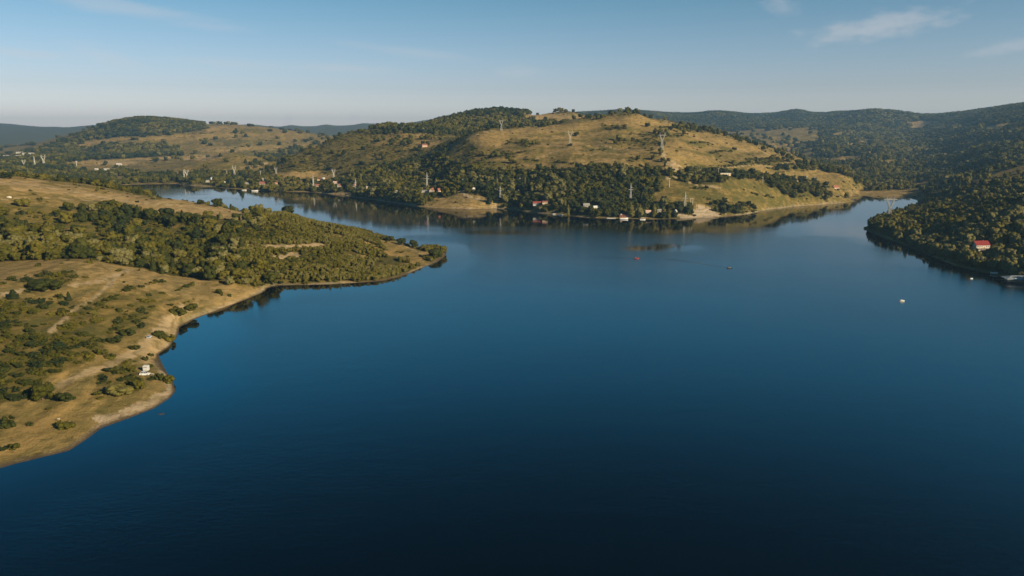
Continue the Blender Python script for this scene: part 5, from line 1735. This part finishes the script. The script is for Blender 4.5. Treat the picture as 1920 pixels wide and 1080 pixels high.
# the pavilion on the water at the right edge
x, y, z = atZ(1908, 528)
pv = thing('lake_pavilion', 'pavilion with a pale patchy sheet roof over the water at the right edge', 'pavilion', (x, y, 0), math.radians(-8))
MB().box((2, 0, .7), (24, 12, .3)).build('deck', WOOD, pv)
m = MB()
m.solid([(-11, -5.6, 2.5), (13, -5.6, 2.5), (13, 5.6, 3.2), (-11, 5.6, 3.2), (-4.5, .8, 5.0), (9, .8, 5.0), (-10.6, -5.4, 2.35), (12.8, -5.4, 2.35), (12.8, 5.4, 3.05), (-10.6, 5.4, 3.05)],
        [(0, 1, 5, 4), (2, 3, 4, 5), (1, 2, 5), (3, 0, 4), (6, 7, 8, 9), (0, 1, 7, 6), (1, 2, 8, 7), (2, 3, 9, 8), (3, 0, 6, 9)])


def sheet_material():
    mt, nt, bs, out = new_mat("patched_roof_sheet")
    tc = nd(nt, 'ShaderNodeTexCoord')
    mp = nd(nt, 'ShaderNodeMapping'); mp.inputs['Scale'].default_value = (.45, 1.3, 1)
    nt.links.new(tc.outputs['Object'], mp.inputs[0])
    n = noise_n(nt, mp.outputs[0], 1.0, 5, .7)
    mr = nd(nt, 'ShaderNodeMapRange'); mr.inputs['From Min'].default_value = .54; mr.inputs['From Max'].default_value = .60
    nt.links.new(n, mr.inputs['Value'])
    nt.links.new(mix_rgb(nt, mr.outputs[0], (.17, .21, .24), (.78, .78, .76)), bs.inputs['Base Color'])
    bs.inputs['Roughness'].default_value = .5
    return mt


m.build('roof', sheet_material(), pv)
for xx in (-10, -5, 0, 5, 10):
    for yy in (-5.2, 5.2):
        MB().bar((xx, yy, -2.5), (xx, yy, 2.4), .24, n=6).build('post', WOOD, pv)
m = MB()
m.box((2, -5.9, 1.75), (24, .08, .1))
for k in range(13):
    m.bar((-10 + k * 2, -5.9, .86), (-10 + k * 2, -5.9, 1.7), .08)
m.build('railing', WHITE, pv)
x, y, z = ground(1913, 512)
kk = thing('kiosk', 'small white framed kiosk behind the pavilion at the right edge', 'kiosk', (x, y + 2, z), math.radians(-8))
MB().box((0, 0, 1.4), (5.0, 3.6, 3.6)).build('wall', CREAM, kk)
m = MB()
for xx in (-1.9, 1.9):
    m.box((xx, -1.9, 1.9), (.35, .2, 2.7))
m.box((0, -1.9, 3.1), (4.1, .2, .35)); m.box((0, -1.9, .6), (4.1, .2, .3)); m.build('frame', WHITE, kk)
MB().box((0, -1.83, 1.9), (3.2, .08, 2.2)).build('window', GLASSY, kk)
MB().box((0, 0, 3.36), (5.6, 4.4, .25)).build('roof', GREYR, kk)


# ------------------------------------------------------------------ cars, caravan
def car(label, px, py, rz, paint, L_=4.5):
    x, y, z = ground(px, py)
    r = thing('parked_car', label, 'car', (x, y, z), math.radians(rz))
    w = 1.75

    def ring(xx, zz, hw):
        return [(xx, -hw, zz[0]), (xx, hw, zz[0]), (xx, hw * 1.0, zz[1]), (xx, hw * .9, zz[2]), (xx, -hw * .9, zz[2]), (xx, -hw * 1.0, zz[1])]
    prof = [(-L_ / 2, .42, .62, .72), (-L_ / 2 + .12, .3, .75, .95), (-1.4, .25, .82, 1.0), (-.2, .25, .85, 1.0), (1.0, .25, .82, .95), (L_ / 2 - .35, .28, .7, .82), (L_ / 2, .4, .55, .64)]
    MB().loft([ring(a, (b_, c_, d_), w / 2) for a, b_, c_, d_ in prof]).build('body', paint, r, False)
    cab = [(-2.0, .97, .78), (-1.5, 1.46, .66), (.1, 1.50, .66), (1.05, .95, .76)]
    MB().solid([(-2.05, -.76, .96), (1.1, -.76, .96), (1.1, .76, .96), (-2.05, .76, .96), (-1.55, -.62, 1.44), (.15, -.62, 1.44), (.15, .62, 1.44), (-1.55, .62, 1.44)],
               [(0, 1, 5, 4), (1, 2, 6, 5), (2, 3, 7, 6), (3, 0, 4, 7), (4, 5, 6, 7), (3, 2, 1, 0)]).build('window', GLASSY, r)
    m = MB()
    m.box((-.7, 0, 1.47), (1.75, 1.28, .06), bevel=.02)
    for s in (-1, 1):
        m.bar((1.08, s * .76, .97), (.16, s * .63, 1.46), .09); m.bar((-2.03, s * .76, .97), (-1.55, s * .63, 1.46), .12); m.bar((-.45, s * .765, .97), (-.5, s * .635, 1.46), .09)
    m.build('roof', paint, r)
    for sx in (-1.35, 1.35):
        for s in (-1, 1):
            t = MB().bar((sx, s * .72, .32), (sx, s * .92, .32), .64, n=18).build('wheel', DARK, r)
            MB().bar((sx, s * .925, .32), (sx, s * .935, .32), .38, n=14).build('rim', STEEL, t)
    for s in (-1, 1):
        MB().box((L_ / 2 - .06, s * .6, .62), (.12, .32, .14)).build('headlight', WHITE, r)
        MB().box((-L_ / 2 + .05, s * .62, .74), (.1, .26, .16)).build('tail_light', REDR, r)
    MB().box((L_ / 2 - .02, 0, .42), (.14, 1.5, .16)).build('bumper', DARK, r)
    STOOD.append((x, y))
    return r


wc = car('white car parked side on before a pale caravan on the near point', 272, 704, 4, PAINT, 4.6)
wc.scale = (1.06, 1.06, 1.28)
car('silver car parked end on beside the shore bushes up the track', 280, 634, 96, SILVER, 4.3)
x, y, z = ground(273, 697)
cv = thing('caravan', 'pale box shaped caravan parked right behind the white car', 'caravan', (x, y + .8, z), math.radians(6))
MB().box((0, 0, 1.75), (2.7, 2.3, 2.7), bevel=.2).build('body', mat("pale_caravan_panel", (.50, .50, .48), .5, var=.06), cv)
MB().box((0, -1.13, 2.3), (2.0, .06, .6), bevel=.02).build('window', GREYR, cv)
MB().box((0, 0, 3.14), (1.1, .9, .14), bevel=.03).build('roof_hatch', WHITE, cv)
for s in (-1, 1):
    t = MB().bar((.1, s * .9, .3), (.1, s * 1.12, .3), .6, n=16).build('wheel', DARK, cv)
    MB().bar((.1, s * 1.125, .3), (.1, s * 1.135, .3), .36, n=12).build('rim', STEEL, t)
MB().bar((1.6, 0, .5), (2.6, 0, .45), .1).build('tow_bar', DARK, cv)
x, y, z = ground(286, 704)
tb = thing('camping_table', 'small white camping table on the grass right of the white car', 'table', (x, y, z), .2)
MB().box((0, 0, .72), (1.3, .8, .05)).build('tabletop', WHITEB, tb)
for sx in (-.55, .55):
    for sy in (-.32, .32):
        MB().bar((sx, sy, 0), (sx, sy, .7), .05).build('leg', STEEL, tb)
x, y, z = ground(111, 792)
sg = thing('marker_post', 'white topped marker post beside the yellowish bush at the bottom left', 'post', (x, y, z), 0)
MB().bar((0, 0, -.3), (0, 0, 1.3), .14, n=8).build('post', WOOD, sg)
MB().box((0, 0, 1.55), (.9, .12, .55), bevel=.02).build('plate', WHITE, sg)
x, y, z = ground(17, 371)
MB().loft([[(a * math.cos(k * PI / 5) * 2.6, b_ * math.sin(k * PI / 5) * 1.5, c_) for k in range(10)] for a, b_, c_ in ((1, 1, -.4), (1.05, 1, .5), (.85, .8, 1.2), (.4, .4, 1.6))]).build('boulder', mat("pale_limestone", (.52, .46, .36), .9, var=.3, scale=1.2), None)
bo = bpy.data.objects['boulder']
bo.location = (x, y, z); bo['label'] = 'pale boulder on the open grass below the tan crest at the left edge'; bo['category'] = 'rock'


# ------------------------------------------------------------------ the two people in the dark boat
def person(label, parent_loc, rz, shirt):
    r = bpy.data.meshes.new("person")
    J = [((0, 0, .50), .14), ((0, 0, .72), .15), ((0, 0, .92), .16), ((0, 0, 1.03), .065), ((.01, 0, 1.12), .075), ((.015, 0, 1.22), .095), ((.01, 0, 1.31), .06),
         ((0, .19, .96), .06), ((.10, .24, .74), .045), ((.30, .14, .66), .035), ((.38, .12, .65), .035),
         ((0, -.19, .96), .06), ((.10, -.24, .74), .045), ((.30, -.14, .66), .035), ((.38, -.12, .65), .035),
         ((.06, .10, .48), .09), ((.42, .12, .52), .07), ((.46, .12, .12), .05), ((.60, .12, .08), .04),
         ((.06, -.10, .48), .09), ((.42, -.12, .52), .07), ((.46, -.12, .12), .05), ((.60, -.12, .08), .04)]
    E = [(0, 1), (1, 2), (2, 3), (3, 4), (4, 5), (5, 6), (2, 7), (7, 8), (8, 9), (9, 10), (2, 11), (11, 12), (12, 13), (13, 14), (0, 15), (15, 16), (16, 17), (17, 18), (0, 19), (19, 20), (20, 21), (21, 22)]
    r.from_pydata([j[0] for j in J], E, [])
    o = bpy.data.objects.new("person", r)
    COL.objects.link(o)
    sk = o.modifiers.new("skin", 'SKIN')
    for v, j in zip(r.skin_vertices[0].data, J):
        v.radius = (j[1], j[1])
    r.skin_vertices[0].data[0].use_root = True
    sb = o.modifiers.new("smooth", 'SUBSURF'); sb.levels = 1; sb.render_levels = 2
    r.materials.append(SKIN)
    o.location = parent_loc
    o.rotation_euler = (0, 0, rz)
    o['label'] = label; o['category'] = 'person'
    m = MB()
    m.loft([[(math.cos(k * PI / 6) * a, math.sin(k * PI / 6) * b_, z_) for k in range(12)] for a, b_, z_ in ((.17, .20, .50), (.18, .22, .72), (.17, .25, .92), (.09, .12, 1.03))])
    m.build('shirt', shirt, o, True)
    m = MB()
    m.loft([[(-.012 + math.cos(k * PI / 6) * a, math.sin(k * PI / 6) * a, z_) for k in range(12)] for a, z_ in ((.098, 1.20), (.112, 1.26), (.085, 1.34), (.02, 1.375))])
    m.build('hair', HAIR, o, True)
    return o


c, s_ = math.cos(math.radians(12)), math.sin(math.radians(12))
for dx, lab, sh in ((-.85, 'person in pale clothes sitting in the stern half of the dark boat', CLOTH_P), (.75, 'person in pale clothes sitting in the bow half of the dark boat', CREAM)):
    person(lab, (dk.location.x + dx * c, dk.location.y + dx * s_, .02), math.radians(12), sh)


# ------------------------------------------------------------------ churned water behind the two boats
def wake(pts, w0, w1):
    m, nt, bs, out = new_mat("churned_water") if "churned_water" not in bpy.data.materials else (bpy.data.materials["churned_water"], None, None, None)
    if nt:
        geo = nd(nt, 'ShaderNodeNewGeometry')
        bp = nd(nt, 'ShaderNodeBump')
        bp.inputs['Strength'].default_value = .55
        bp.inputs['Distance'].default_value = .5
        nt.links.new(noise_n(nt, geo.outputs['Position'], .8, 4, .6), bp.inputs['Height'])
        nt.links.new(bp.outputs[0], bs.inputs['Normal'])
        bs.inputs['Base Color'].default_value = (.0005, .0035, .008, 1)
        bs.inputs['IOR'].default_value = 1.333
        bs.inputs['Roughness'].default_value = .12
    q = [Vector(atZ(*p)) for p in pts]
    mb = MB()
    L_, R_ = [], []
    for k, p in enumerate(q):
        d = (q[min(k + 1, len(q) - 1)] - q[max(k - 1, 0)]).normalized()
        nrm = Vector((-d.y, d.x, 0))
        w = (w0 + (w1 - w0) * k / (len(q) - 1)) / 2
        L_.append(mb.bm.verts.new(p + nrm * w + Vector((0, 0, .006)))); R_.append(mb.bm.verts.new(p - nrm * w + Vector((0, 0, .006))))
    for k in range(len(q) - 1):
        mb.bm.faces.new((L_[k], L_[k + 1], R_[k + 1], R_[k]))
    o = mb.build('wake', m)
    o['kind'] = 'structure'


wake([(1190, 485.2), (1175, 484.6), (1160, 484.2), (1140, 483.4), (1122, 482.4)], 1.6, 4.5)
wake([(1362, 502.2), (1345, 499.5), (1325, 496.2), (1300, 492.4), (1275, 488.5), (1250, 486)], 1.6, 6)
